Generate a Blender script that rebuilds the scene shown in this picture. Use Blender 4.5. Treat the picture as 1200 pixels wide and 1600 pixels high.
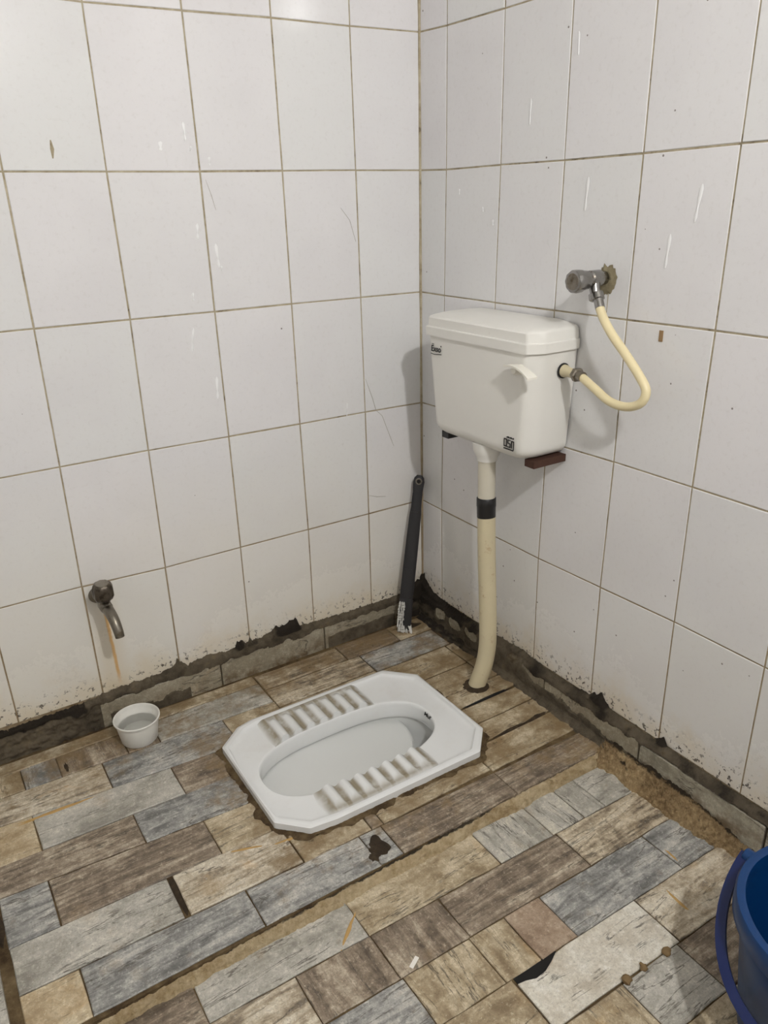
import bpy, bmesh, math, random
from mathutils import Vector, Matrix, noise

# ------------------------------------------------------------------ scene, camera, light
for o in list(bpy.data.objects):
    bpy.data.objects.remove(o)
S = bpy.context.scene
COL = S.collection
Z0 = 0.412                                   # height of the second wall joint above the low floor

def cam_setup():
    yaw, pitch, roll = 0.56577, -0.38524, -0.02636
    f = Vector((math.sin(yaw)*math.cos(pitch), math.cos(yaw)*math.cos(pitch), math.sin(pitch)))
    r = f.cross(Vector((0, 0, 1))).normalized()
    u = r.cross(f)
    c, s = math.cos(roll), math.sin(roll)
    R, U = c*r + s*u, -s*r + c*u
    cd = bpy.data.cameras.new('camera'); co = bpy.data.objects.new('camera', cd); COL.objects.link(co)
    cd.sensor_fit = 'VERTICAL'; cd.sensor_height = 36.0; cd.sensor_width = 27.0
    cd.lens = 1189.76/1600*36.0
    cd.clip_start = 0.01
    m = Matrix.Identity(4)
    for i in range(3):
        m[i][0] = R[i]; m[i][1] = U[i]; m[i][2] = -f[i]
    m[0][3], m[1][3], m[2][3] = -1.24196, -1.73969, 0.82569 + Z0
    co.matrix_world = m
    S.camera = co
cam_setup()

W = bpy.data.worlds.new('world'); S.world = W; W.use_nodes = True
W.node_tree.nodes['Background'].inputs[0].default_value = (0.8, 0.85, 1, 1)
W.node_tree.nodes['Background'].inputs[1].default_value = 0.02
S.view_settings.view_transform = 'Standard'; S.view_settings.look = 'None'
S.view_settings.gamma = 1.0; S.view_settings.use_curve_mapping = False
S.view_settings.exposure = 0.0
BULB = Vector((-0.80, -2.17, 2.13))          # bare LED bulb on the wall behind the camera
BULB_POWER = 950.0

random.seed(7)
rnd = random.random
def uni(a, b): return a + (b-a)*rnd()

# ------------------------------------------------------------------ materials
def lin(c): 
    c /= 255.0
    return c/12.92 if c <= 0.04045 else ((c+0.055)/1.055)**2.4
def rgb(r, g, b, k=1.25):
    return tuple(min(0.9, lin(v)*k) for v in (r, g, b)) + (1,)

class NT:
    def __init__(s, name):
        s.m = bpy.data.materials.new(name); s.m.use_nodes = True
        s.t = s.m.node_tree; s.b = s.t.nodes['Principled BSDF']; s._pos = None
    def n(s, typ, **kw):
        nd = s.t.nodes.new(typ)
        for k, v in kw.items(): setattr(nd, k, v)
        return nd
    def put(s, sock, v):
        if hasattr(v, 'is_output') or isinstance(v, bpy.types.NodeSocket): s.t.links.new(v, sock)
        else: sock.default_value = v
    def math(s, op, a, b=0.0, c=None, clamp=False):
        nd = s.n('ShaderNodeMath', operation=op, use_clamp=clamp)
        s.put(nd.inputs[0], a); s.put(nd.inputs[1], b)
        if c is not None: s.put(nd.inputs[2], c)
        return nd.outputs[0]
    def add(s, a, b): return s.math('ADD', a, b)
    def mul(s, a, b): return s.math('MULTIPLY', a, b)
    def sub(s, a, b): return s.math('SUBTRACT', a, b)
    def sstep(s, v, lo, hi, a=0.0, b=1.0):
        nd = s.n('ShaderNodeMapRange', interpolation_type='SMOOTHSTEP')
        s.put(nd.inputs[0], v)
        for i, q in enumerate((lo, hi, a, b)): nd.inputs[i+1].default_value = q
        return nd.outputs[0]
    def mix(s, f, a, b, mode='MIX'):
        nd = s.n('ShaderNodeMix', data_type='RGBA', blend_type=mode)
        s.put(nd.inputs[0], f); s.put(nd.inputs[6], a); s.put(nd.inputs[7], b)
        return nd.outputs[2]
    def noise(s, vec, scale, detail=4, rough=0.55, dist=0.0):
        nd = s.n('ShaderNodeTexNoise')
        s.put(nd.inputs['Vector'], vec); nd.inputs['Scale'].default_value = scale
        nd.inputs['Detail'].default_value = detail; nd.inputs['Roughness'].default_value = rough
        nd.inputs['Distortion'].default_value = dist
        return nd.outputs[0]
    def pos(s):
        if s._pos is None:
            g = s.n('ShaderNodeNewGeometry'); s._pos = g.outputs['Position']
            x = s.n('ShaderNodeSeparateXYZ'); s.t.links.new(s._pos, x.inputs[0]); s.px, s.py, s.pz = x.outputs
        return s._pos
    def objvec(s, sc=(1, 1, 1)):
        tc = s.n('ShaderNodeTexCoord'); oi = s.n('ShaderNodeObjectInfo')
        s.rand = oi.outputs['Random']
        off = s.n('ShaderNodeCombineXYZ')
        for i, k in enumerate((37.0, 91.0, 53.0)): s.put(off.inputs[i], s.mul(s.rand, k))
        mp = s.n('ShaderNodeVectorMath', operation='MULTIPLY'); s.put(mp.inputs[0], tc.outputs['Object']); mp.inputs[1].default_value = sc
        ad = s.n('ShaderNodeVectorMath', operation='ADD'); s.put(ad.inputs[0], mp.outputs[0]); s.put(ad.inputs[1], off.outputs[0])
        return ad.outputs[0]
    def ramp(s, fac, stops):
        nd = s.n('ShaderNodeValToRGB'); s.put(nd.inputs[0], fac)
        e = nd.color_ramp.elements
        while len(e) < len(stops): e.new(0.5)
        for q, (p, c) in zip(e, stops): q.position = p; q.color = c
        return nd.outputs[0]
    def bump(s, h, strength=0.3, dist=0.002):
        nd = s.n('ShaderNodeBump'); nd.inputs['Strength'].default_value = strength; nd.inputs['Distance'].default_value = dist
        s.put(nd.inputs['Height'], h); s.t.links.new(nd.outputs[0], s.b.inputs['Normal'])
    def out(s, col, rough=0.5, metal=0.0, spec=0.5):
        s.put(s.b.inputs['Base Color'], col); s.put(s.b.inputs['Roughness'], rough)
        s.put(s.b.inputs['Metallic'], metal); s.b.inputs['Specular IOR Level'].default_value = spec
        return s.m

def simple(name, col, rough=0.4, metal=0.0, var=0.12, scale=40, dirt=None, spec=0.5, bump=0.0):
    t = NT(name); v = t.objvec()
    n = t.noise(v, scale, 5)
    c = t.mix(t.mul(n, var*2), col, tuple(q*0.72 for q in col[:3]) + (1,))
    if dirt:
        d = t.sstep(t.noise(v, dirt[1], 6, 0.65), dirt[2], dirt[2]+0.18)
        c = t.mix(t.mul(d, dirt[3]), c, dirt[0])
    if bump: t.bump(n, bump, 0.002)
    return t.out(c, t.add(rough, t.mul(n, 0.12)), metal, spec)

def mat_wall_tile(name, side):
    t = NT(name); v = t.objvec(); t.pos()
    big = t.noise(v, 5, 3)
    base = t.mix(t.rand, rgb(204, 204, 203), rgb(207, 205, 206))
    base = t.mix(t.sstep(big, 0.4, 0.7, 0, 0.5), base, rgb(200, 198, 199))
    fine = t.noise(t._pos, 90, 6, 0.7)
    base = t.mix(t.sstep(fine, 0.5, 0.75, 0, 0.18), base, rgb(170, 165, 158))
    # lime and splash film growing thicker towards the floor
    low = t.sstep(t.add(t.pz, t.mul(t.noise(t._pos, 3.5, 5, 0.6), 0.5)), 0.25, 1.05, 1, 0)
    base = t.mix(t.mul(low, 0.60 if side == 'back' else 0.40), base, rgb(203, 197, 180) if side == 'back' else rgb(202, 198, 188))
    vl = t.sstep(t.add(t.pz, t.mul(t.noise(t._pos, 11, 5, 0.65), 0.24)), 0.20, 0.34, 0.5, 0)
    base = t.mix(vl, base, rgb(190, 173, 140))
    # scattered dirt specks, denser low down
    vo = t.n('ShaderNodeTexVoronoi'); t.put(vo.inputs['Vector'], t._pos); vo.inputs['Scale'].default_value = 26
    sp = t.math('LESS_THAN', vo.outputs['Distance'], 0.055)
    xs = t.n('ShaderNodeSeparateColor'); t.put(xs.inputs[0], vo.outputs['Color'])
    few = t.math('LESS_THAN', xs.outputs[0], t.add(0.05, t.mul(low, 0.16)))
    base = t.mix(t.mul(t.mul(sp, few), 0.75), base, rgb(75, 62, 48))
    sm = t.noise(t._pos, 28, 6, 0.75)
    pat = t.sstep(t.noise(t._pos, 6, 2), 0.5, 0.66)
    base = t.mix(t.mul(t.mul(t.sstep(sm, 0.63, 0.72), pat), t.add(0.12, t.mul(low, 0.3))), base, rgb(105, 95, 82))
    # black mould flecks just above the skirting
    ml = t.sstep(t.add(t.pz, t.mul(t.noise(t._pos, 8, 3), 0.10)), 0.165, 0.235, 1, 0)
    mf = t.sstep(t.noise(t._pos, 75, 4, 0.7), 0.57, 0.60)
    base = t.mix(t.mul(ml, mf), base, rgb(52, 42, 32))
    if side == 'back':
        # rust streak under the tap
        cx = t.add(-0.948, t.mul(t.sub(0.40, t.pz), 0.03))
        dx = t.math('ABSOLUTE', t.sub(t.add(t.px, t.mul(t.noise(t._pos, 30, 3), 0.006)), t.add(cx, 0.003)))
        st = t.sstep(dx, 0.0015, 0.0062, 1, 0)
        st = t.mul(st, t.mul(t.sstep(t.pz, 0.34, 0.37, 1, 0), t.sstep(t.pz, 0.12, 0.17)))
        base = t.mix(t.mul(st, 0.85), base, rgb(188, 138, 58))
        dx2 = t.sstep(t.math('ABSOLUTE', t.sub(t.px, -0.95)), 0.01, 0.05, 1, 0)
        base = t.mix(t.mul(t.mul(dx2, t.sstep(t.pz, 0.3, 0.45, 1, 0)), 0.3), base, rgb(178, 158, 122))
    t.bump(t.noise(t._pos, 14, 2), 0.05, 0.004)
    return t.out(base, t.add(0.035, t.add(t.mul(low, 0.25), t.mul(fine, 0.09))), 0, 0.5)

def dirt_floor(t, base):
    """brown grime that has settled along the walls, round the pan and behind it"""
    t.pos()
    n = t.noise(t._pos, 22, 6, 0.68)
    wr = t.sstep(t.px, -0.34, -0.02, 0, 1.0)
    wb = t.sstep(t.py, -0.30, -0.01, 0, 0.9)
    ax = t.math('ABSOLUTE', t.sub(t.px, -0.5125)); ay = t.math('ABSOLUTE', t.sub(t.py, -0.43))
    dpan = t.math('MAXIMUM', t.sub(ax, 0.28), t.sub(ay, 0.205))
    pn = t.sstep(dpan, 0.0, 0.13, 0.9, 0)
    up = t.sstep(t.py, -0.80, -0.76, 0.12, 1)
    m = t.mul(t.math('MAXIMUM', t.math('MAXIMUM', wr, wb), pn), up)
    f = t.sstep(t.add(n, t.mul(m, 0.30)), 0.58, 0.88, 0, 0.8)
    base = t.mix(f, base, rgb(116, 96, 66))
    f2 = t.sstep(t.add(t.noise(t._pos, 46, 5, 0.7), t.mul(m, 0.10)), 0.70, 0.78, 0, 0.7)
    base = t.mix(f2, base, rgb(70, 56, 40))
    f3 = t.sstep(t.noise(t._pos, 9, 5, 0.6), 0.58, 0.76, 0, 0.35)
    return t.mix(f3, base, rgb(150, 124, 84))

def marble(name, stops, along='x', freq=55, rust=0.0, warp=0.6, contrast=(0.37, 0.63), speck=0.28, grime=True):
    t = NT(name)
    v = t.objvec((7.5, freq*0.85, 20) if along == 'x' else (freq*0.85, 7.5, 20))
    n1 = t.noise(v, 1.0, 8, 0.66, warp)
    v2 = t.objvec((1, 1, 1)); n2 = t.noise(v2, 9, 5, 0.6)
    n3 = t.noise(v2, 34, 6, 0.68, 0.5)
    f = t.sstep(t.add(t.add(t.mul(n1, 0.50), t.mul(n2, 0.24)), t.mul(n3, 0.26)), contrast[0], contrast[1])
    k = len(stops)
    c = t.ramp(f, [(i/(k-1), rgb(*q)) for i, q in enumerate(stops)])
    g = t.noise(v2, 300, 4, 0.75)
    c = t.mix(t.sstep(g, 0.50, 0.66, 0, speck+0.12), c, tuple(q*0.45 for q in rgb(*stops[0])[:3]) + (1,))
    gr = t.noise(v2, 120, 5, 0.8)
    c = t.mix(t.sstep(gr, 0.40, 0.62, 0.30, 0), c, tuple(q*0.55 for q in rgb(*stops[1])[:3]) + (1,))
    c = t.mix(t.sstep(gr, 0.54, 0.70, 0, 0.40), c, rgb(*[min(226, q+26) for q in stops[-1]]))
    # thin dark seams along the bed of the stone
    v3 = t.objvec((3.0, 26, 9) if along == 'x' else (26, 3.0, 9))
    seam = t.noise(v3, 1.0, 6, 0.6, 0.3)
    sm = t.sstep(t.math('ABSOLUTE', t.sub(seam, 0.5)), 0.0, 0.016, 0.8, 0)
    c = t.mix(t.mul(sm, t.sstep(n2, 0.44, 0.54)), c, rgb(66, 60, 52))
    if rust:
        r = t.sstep(t.noise(v2, 6, 5, 0.6, 0.8), 0.58, 0.72, 0, rust)
        c = t.mix(r, c, rgb(192, 142, 66))
    if grime: c = dirt_floor(t, c)
    else:
        t.pos(); sn = t.noise(t._pos, 20, 6, 0.65)
        c = t.mix(t.mul(t.sstep(sn, 0.42, 0.66), t.sstep(t.add(t.pz, t.mul(sn, 0.05)), 0.06, 0.11, 0.85, 0.12)), c, rgb(84, 64, 40))
    t.bump(t.add(t.mul(n1, 0.6), t.mul(g, 0.5)), 0.55, 0.0022)
    return t.out(c, t.add(0.36, t.mul(n2, 0.2)), 0, 0.4)

M = {}
M['tile_back'] = mat_wall_tile('glazed_tile_back', 'back')
M['tile_right'] = mat_wall_tile('glazed_tile_right', 'right')
def mat_grout():
    t = NT('wall_grout'); t.pos()
    n = t.noise(t._pos, 24, 6, 0.7)
    c = t.ramp(n, [(0.3, rgb(88, 77, 60)), (0.43, rgb(146, 135, 112)), (0.7, rgb(174, 165, 144))])
    c = t.mix(t.sstep(t.pz, 0.2, 0.9, 0.5, 0), c, rgb(110, 84, 50))
    t.bump(n, 0.5, 0.002)
    return t.out(c, 0.85, 0, 0.2)
M['grout'] = mat_grout()
M['plaster'] = simple('painted_plaster', rgb(208, 207, 204), 0.7, var=0.1, scale=12)
M['plain_tile'] = simple('plain_glazed_wall', rgb(206, 205, 203), 0.5, var=0.1, scale=6)
GREY = [(84, 83, 80), (128, 127, 123), (162, 160, 154), (188, 184, 175)]
LGREY = [(126, 122, 113), (158, 154, 143), (176, 172, 162), (194, 189, 177)]
TAN = [(118, 101, 77), (156, 140, 113), (180, 166, 140), (200, 188, 164)]
BROWN = [(72, 62, 50), (116, 103, 88), (146, 132, 114), (184, 172, 152)]
WHITE = [(96, 86, 74), (164, 150, 128), (194, 184, 164), (208, 200, 184)]
PURE = [(176, 166, 148), (196, 189, 174), (206, 201, 188), (214, 210, 200)]
PEACH = [(150, 130, 100), (176, 158, 128), (194, 180, 152), (206, 196, 174)]
PINK = [(118, 98, 80), (148, 128, 108), (166, 148, 128), (182, 168, 148)]
STRIPE = [(42, 36, 32), (140, 126, 106), (186, 172, 148), (204, 194, 174)]
M['G'] = marble('marble_grey', GREY); M['GX'] = marble('marble_grey_cross', GREY, 'y', 34)
M['L'] = marble('marble_light_grey', LGREY, freq=22); M['LX'] = marble('marble_light_grey_cross', LGREY[:3]+[(196, 190, 174)], 'y', 30, rust=0.25)
M['T'] = marble('marble_tan', TAN, freq=24, rust=0.12); M['TX'] = marble('marble_tan_cross', TAN, 'y', 30, rust=0.2)
M['B'] = marble('marble_brown', BROWN, freq=80); M['BX'] = marble('marble_brown_cross', BROWN, 'y', 50)
M['W'] = marble('marble_cream', WHITE, freq=60, rust=0.35); M['P'] = marble('marble_peach', PEACH, freq=18, rust=0.3)
M['U'] = marble('marble_white', PURE, freq=14); M['K'] = marble('marble_pink', PINK, 'y', 14)
M['S'] = marble('marble_striped', STRIPE, freq=70, warp=0.25)

def mat_mortar(name, stops, scale=30, bs=0.9, mould_shade=True):
    t = NT(name); t.pos()
    n = t.noise(t._pos, scale, 8, 0.72); n2 = t.noise(t._pos, 8, 4, 0.6)
    c = t.ramp(t.add(t.mul(n, 0.6), t.mul(n2, 0.4)), [(0.28+0.44*i/(len(stops)-1), rgb(*q)) for i, q in enumerate(stops)])
    if mould_shade:
        a = t.n('ShaderNodeAttribute', attribute_name='mould_shade')
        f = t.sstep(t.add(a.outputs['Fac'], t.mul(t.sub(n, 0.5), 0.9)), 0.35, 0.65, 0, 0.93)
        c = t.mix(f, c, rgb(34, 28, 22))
    t.bump(t.noise(t._pos, 170, 5, 0.8), bs, 0.006)
    return t.out(c, 0.78, 0, 0.3)
M['cement'] = mat_mortar('grey_cement', [(46, 40, 32), (74, 66, 54), (102, 92, 76), (126, 108, 80)])
M['bed'] = mat_mortar('floor_mortar', [(44, 34, 24), (74, 58, 38), (112, 94, 66), (156, 138, 104)], mould_shade=False)
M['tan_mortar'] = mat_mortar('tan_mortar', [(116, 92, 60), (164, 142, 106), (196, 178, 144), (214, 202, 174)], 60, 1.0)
M['black'] = simple('black_dirt_shade', rgb(14, 12, 10), 0.8)
M['porcelain'] = None
def mat_porcelain():
    t = NT('white_porcelain'); v = t.objvec(); t.pos()
    n = t.noise(v, 14, 6, 0.65)
    c = t.mix(t.sstep(n, 0.45, 0.8, 0, 0.4), rgb(208, 209, 208), rgb(196, 193, 188))
    at = t.n('ShaderNodeAttribute', attribute_name='mould_shade'); gr = at.outputs['Fac']
    c = t.mix(t.mul(gr, t.sstep(t.noise(v, 30, 5), 0.25, 0.6, 0.45, 0.95)), c, rgb(126, 116, 94))
    sp = t.sstep(t.noise(v, 120, 4, 0.7), 0.70, 0.75, 0, 0.6)
    c = t.mix(sp, c, rgb(120, 106, 84))
    bw = t.sstep(t.pz, -0.020, 0.006, 1, 0)
    c = t.mix(bw, c, rgb(194, 195, 192))
    return t.out(c, 0.16, 0, 0.5)
M['porcelain'] = mat_porcelain()
M['plastic'] = simple('white_plastic', rgb(211, 209, 203), 0.28, var=0.05, dirt=(rgb(150, 136, 110), 18, 0.66, 0.3))
M['ink'] = simple('black_ink', rgb(22, 20, 20), 0.5)
M['lever'] = simple('bright_white_plastic', rgb(216, 213, 203), 0.25, var=0.05)
M['pipe_old'] = simple('yellowed_pipe', rgb(192, 181, 150), 0.4, var=0.2, scale=18, dirt=(rgb(138, 98, 52), 34, 0.58, 0.75))
M['pipe_grey'] = simple('pale_pipe', rgb(190, 184, 168), 0.35, var=0.12, dirt=(rgb(150, 130, 96), 30, 0.62, 0.5))
M['tape'] = simple('black_tape', rgb(24, 23, 24), 0.35, var=0.2)
M['hose'] = simple('cream_hose', rgb(212, 199, 160), 0.32, var=0.16, scale=20, dirt=(rgb(170, 120, 62), 26, 0.60, 0.65))
M['chrome'] = simple('tarnished_chrome', rgb(150, 148, 145), 0.14, 1.0, var=0.6, scale=60, dirt=(rgb(108, 96, 78), 50, 0.55, 0.6), bump=0.2)
M['steel'] = simple('dull_metal', rgb(128, 122, 112), 0.30, 1.0, var=0.4, scale=80, dirt=(rgb(90, 80, 62), 55, 0.5, 0.7), bump=0.3)
M['knob'] = simple('grimy_knob', rgb(92, 84, 74), 0.32, 0.7, var=0.6, scale=90, dirt=(rgb(44, 36, 28), 60, 0.48, 0.85), bump=0.5)
M['rubber'] = simple('black_rubber', rgb(20, 20, 20), 0.55)
M['black_plastic'] = simple('black_plastic', rgb(34, 33, 35), 0.36, var=0.3, scale=60)
M['bristle'] = simple('white_bristle', rgb(200, 198, 192), 0.6, var=0.3, scale=200)
M['blue'] = simple('blue_plastic', rgb(2, 50, 98, 1.2), 0.3, var=0.2, scale=20, dirt=(rgb(90, 92, 98), 40, 0.66, 0.35))
M['navy'] = simple('navy_plastic', rgb(4, 26, 78, 1.1), 0.28, var=0.2, scale=20, dirt=(rgb(110, 120, 140), 70, 0.68, 0.3))
M['wood'] = simple('red_brown_wood', rgb(66, 40, 28), 0.7, var=0.4, scale=60)
M['paint'] = simple('white_paint', rgb(240, 240, 238), 0.35, var=0.03)
M['chip'] = simple('bare_clay', rgb(138, 112, 80), 0.8)
M['crack'] = simple('crack_line', rgb(160, 153, 142), 0.8)
M['pebble'] = simple('pebble_stone', rgb(120, 98, 66), 0.8, var=0.5, scale=120, bump=0.6)
M['paper'] = simple('white_paper', rgb(214, 210, 202), 0.8)
def mat_cup():
    t = NT('translucent_white_plastic')
    t.b.inputs['Transmission Weight'].default_value = 0.12
    return t.out(rgb(220, 218, 211), 0.3)
M['cup'] = mat_cup()
def mat_water():
    t = NT('clear_water'); t.b.inputs['Transmission Weight'].default_value = 1.0; t.b.inputs['IOR'].default_value = 1.33
    t.pos(); t.bump(t.noise(t._pos, 45, 2), 0.25, 0.004)
    return t.out((0.93, 0.94, 0.93, 1), 0.02)
M['water'] = mat_water()
def mat_bulb():
    t = NT('lit_bulb'); t.b.inputs['Emission Color'].default_value = (1.0, 0.992, 0.985, 1)
    t.b.inputs['Emission Strength'].default_value = BULB_POWER
    return t.out((0.9, 0.9, 0.9, 1), 0.4)
M['bulb'] = mat_bulb()

# ------------------------------------------------------------------ mesh helpers
def mk(name, verts, faces, mat, parent=None, smooth=None, loc=None):
    me = bpy.data.meshes.new(name)
    if loc is not None: verts = [tuple(a-b for a, b in zip(v, loc)) for v in verts]
    me.from_pydata([tuple(v) for v in verts], [], faces); me.update()
    bm = bmesh.new(); bm.from_mesh(me); bmesh.ops.recalc_face_normals(bm, faces=bm.faces); bm.to_mesh(me); bm.free()
    return link(name, me, mat, parent, smooth, loc)
def link(name, me, mat, parent=None, smooth=None, loc=None):
    if mat: me.materials.append(mat)
    if smooth is not None:
        me.polygons.foreach_set('use_smooth', [True]*len(me.polygons))
        me.set_sharp_from_angle(angle=math.radians(smooth))
    o = bpy.data.objects.new(name, me); COL.objects.link(o)
    if loc is not None: o.location = loc
    if parent is not None:
        o.parent = parent
        if parent.type == 'EMPTY' or parent.location.length > 0:
            o.matrix_parent_inverse = Matrix.Translation(-pworld(parent))
    return o
def pworld(o):
    v = Vector(o.location)
    if o.parent is not None: v = v            # parents only ever carry a translation that their inverse already cancels
    return v
def empty(name, loc, label, cat, group=None):
    o = bpy.data.objects.new(name, None); COL.objects.link(o); o.location = loc; o.empty_display_size = 0.05
    tag(o, label, cat, group); return o
def tag(o, label=None, cat=None, group=None, kind=None):
    for k, v in (('label', label), ('category', cat), ('group', group), ('kind', kind)):
        if v: o[k] = v
    return o
def box(x0, x1, y0, y1, z0, z1):
    v = [(x, y, z) for z in (z0, z1) for y in (y0, y1) for x in (x0, x1)]
    return v, [(0, 2, 3, 1), (4, 5, 7, 6), (0, 1, 5, 4), (2, 6, 7, 3), (0, 4, 6, 2), (1, 3, 7, 5)]
def boxes(*bs):
    V, F = [], []
    for b in bs:
        v, f = box(*b); k = len(V); V += v; F += [tuple(i+k for i in q) for q in f]
    return V, F
def loft(rings, cap0=True, cap1=True, closed=True):
    V = [tuple(p) for r in rings for p in r]; n = len(rings[0]); F = []
    for i in range(len(rings)-1):
        for j in range(n if closed else n-1):
            a, b = i*n+j, i*n+(j+1) % n
            F.append((a, b, b+n, a+n))
    if cap0: F.append(tuple(range(n))[::-1])
    if cap1: F.append(tuple(range((len(rings)-1)*n, len(rings)*n)))
    return V, F
def frame(d):
    d = Vector(d).normalized(); a = Vector((0, 0, 1)) if abs(d.z) < 0.9 else Vector((1, 0, 0))
    u = d.cross(a).normalized(); return d, u, d.cross(u)
def lathe(prof, base, axis, n=40, cap0=True, cap1=True, flute=None):
    d, u, w = frame(axis); b = Vector(base); R = []
    for h, r in prof:
        ring = []
        for k in range(n):
            a = 2*math.pi*k/n; rr = r*(1+(flute[1]*math.cos(flute[0]*a) if flute and r > flute[2] else 0))
            ring.append(b + d*h + u*(rr*math.cos(a)) + w*(rr*math.sin(a)))
        R.append(ring)
    return loft(R, cap0, cap1)
def spline(pts, per=10):
    P = [Vector(p) for p in pts]; P = [2*P[0]-P[1]] + P + [2*P[-1]-P[-2]]; out = []
    for i in range(1, len(P)-2):
        for k in range(per):
            t = k/per; a, b, c, d = P[i-1:i+3]
            out.append(0.5*((2*b)+(c-a)*t+(2*a-5*b+4*c-d)*t*t+(3*b-a-3*c+d)*t**3))
    return out + [P[-2]]
def tube(path, rad, n=24, cap=True, sx=1.0):
    path = [Vector(p) for p in path]; N = len(path); R = []
    d, u, w = frame(path[1]-path[0])
    for i, p in enumerate(path):
        t = (path[min(i+1, N-1)]-path[max(i-1, 0)]).normalized()
        u = (u - t*u.dot(t)).normalized(); w = t.cross(u)
        r = rad(i/(N-1)) if callable(rad) else rad
        R.append([p + u*(r*sx*math.cos(2*math.pi*k/n)) + w*(r*math.sin(2*math.pi*k/n)) for k in range(n)])
    return loft(R, cap, cap)
def join(*ms):
    V, F = [], []
    for v, f in ms:
        k = len(V); V += [tuple(p) for p in v]; F += [tuple(i+k for i in q) for q in f]
    return V, F
def lerp(ctrl, x):
    if x <= ctrl[0][0]: return ctrl[0][1]
    for (a, p), (b, q) in zip(ctrl, ctrl[1:]):
        if x <= b: return p + (q-p)*(x-a)/(b-a)
    return ctrl[-1][1]
def fbm(x, y, z=0.0, oct=4):
    s, a, v = 0.0, 1.0, Vector((x, y, z))
    for _ in range(oct):
        s += a*noise.noise(v); v = v*2.03; a *= 0.5
    return s
def smooth01(a, b, x):
    t = max(0, min(1, (x-a)/(b-a))); return t*t*(3-2*t)
def mesh_attr(o, vals):
    a = o.data.attributes.new('mould_shade', 'FLOAT', 'POINT'); a.data.foreach_set('value', vals)
def text_mesh(txt, size, shear=0.0, bold=0.0):
    cu = bpy.data.curves.new('txt', 'FONT'); cu.body = txt; cu.size = size; cu.shear = shear; cu.offset = bold
    cu.extrude = 0.0003; cu.align_x = 'LEFT'
    o = bpy.data.objects.new('txt', cu); COL.objects.link(o)
    me = bpy.data.meshes.new_from_object(o.evaluated_get(bpy.context.evaluated_depsgraph_get()))
    bpy.data.objects.remove(o); bpy.data.curves.remove(cu)
    return me
def place(me, origin, ex, ey):
    ex, ey = Vector(ex), Vector(ey); ez = ex.cross(ey)
    m = Matrix.Identity(4)
    for i in range(3): m[i][0], m[i][1], m[i][2], m[i][3] = ex[i], ey[i], ez[i], origin[i]
    me.transform(m); return me

# ------------------------------------------------------------------ room shell
XL, YF, ZC = -2.15, -2.32, 2.62
TW, TH, TB = 0.19815, 0.30, Z0 - 0.30
def struct(name, vf, mat, label):
    return tag(mk(name, *vf, mat), label, name.split('_')[0], kind='structure')
wall_back = struct('wall_back', boxes((XL-0.12, 0.12, 0.0014, 0.12, -0.3, ZC)), M['grout'], 'white glazed tile wall with brown grout behind the small tap')
wall_right = struct('wall_right', boxes((0.0014, 0.12, YF-0.12, 0.0014, -0.3, ZC)), M['grout'], 'white glazed tile wall carrying the cistern and angle valve')
wall_left = struct('wall_left', boxes((XL-0.12, XL, YF-0.12, 0.0025, -0.3, ZC)), M['plain_tile'], 'plain white side wall facing the cistern wall')
wall_front = struct('wall_front', boxes((XL, 0.0025, YF-0.12, YF, -0.3, ZC)), M['plain_tile'], 'plain white wall holding the light bulb')
ceiling = struct('ceiling', boxes((XL-0.12, 0.12, YF-0.12, 0.12, ZC, ZC+0.1)), M['plaster'], 'flat white painted ceiling above the toilet room')

CB = {(3,4):(-0.0012,-0.0057),(2,4):(-0.0033,-0.0024),(1,4):(-0.0025,0.0022),(0,4):(-0.0032,0.0024),(4,3):(0.0010,-0.0002),(3,3):(-0.0018,-0.0005),(2,3):(-0.0007,-0.0008),(1,3):(0.0002,0.0003),(0,3):(-0.0008,0.0015),(4,2):(0.0020,0.0024),(3,2):(0.0020,0.0019),(2,2):(-0.0007,0.0011),(1,2):(0.0007,0.0019),(0,2):(0.0012,0.0010),(4,1):(0.0001,0.0015),(3,1):(-0.0001,0.0021),(2,1):(0.0017,-0.0005),(1,1):(0.0011,-0.0020),(0,1):(0.0028,-0.0027),(4,0):(-0.0024,0.0044),(3,0):(-0.0008,-0.0030),(2,0):(0.0023,-0.0025),(1,0):(0.0046,-0.0027),(0,0):(0.0029,-0.0035)}
CR = {(0,4):(-0.0018,0.0009),(1,4):(-0.0036,-0.0021),(0,3):(-0.0017,-0.0019),(1,3):(-0.0043,-0.0012),(2,3):(-0.0025,-0.0024),(3,3):(-0.0030,-0.0010),(4,3):(-0.0019,0.0019),(0,2):(0.0034,-0.0013),(1,2):(0.0015,-0.0020),(2,2):(0.0012,-0.0015),(3,2):(-0.0006,-0.0014),(4,2):(-0.0008,0.0002),(0,1):(0.007,-0.003),(1,1):(0.005,-0.003),(2,1):(0.003,-0.002),(3,1):(-0.0009,0.0017),(4,1):(0.0027,0.0016),(0,0):(0.0120,-0.0052),(1,0):(0.009,-0.006),(2,0):(0.0074,-0.0064),(3,0):(0.0044,-0.0018),(4,0):(0.0019,0.0032),(5,0):(-0.0012,0.0015)}
def node(side, c, r):
    """joint crossing: c = -1 is the room corner, r = -1 the lower edge of the bottom row"""
    C, o = (CB, 0.19164) if side == 'back' else (CR, 0.10703)
    if c < 0:
        dz = {4: 0.0055, 3: 0.0014, 2: 0.0, 1: -0.0053, 0: -0.004}.get(r, 0.0)
        return 0.0, Z0 + r*TH + dz
    d = C.get((c, r))
    if d is None:
        if r < 0: d = (C.get((c, 0), (0, 0))[0]*0.6, 0)
        else: d = min(C.items(), key=lambda kv: abs(kv[0][0]-c)*1.2+abs(kv[0][1]-r))[1]
    return -o - c*TW + d[0], Z0 + r*TH + d[1]
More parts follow.
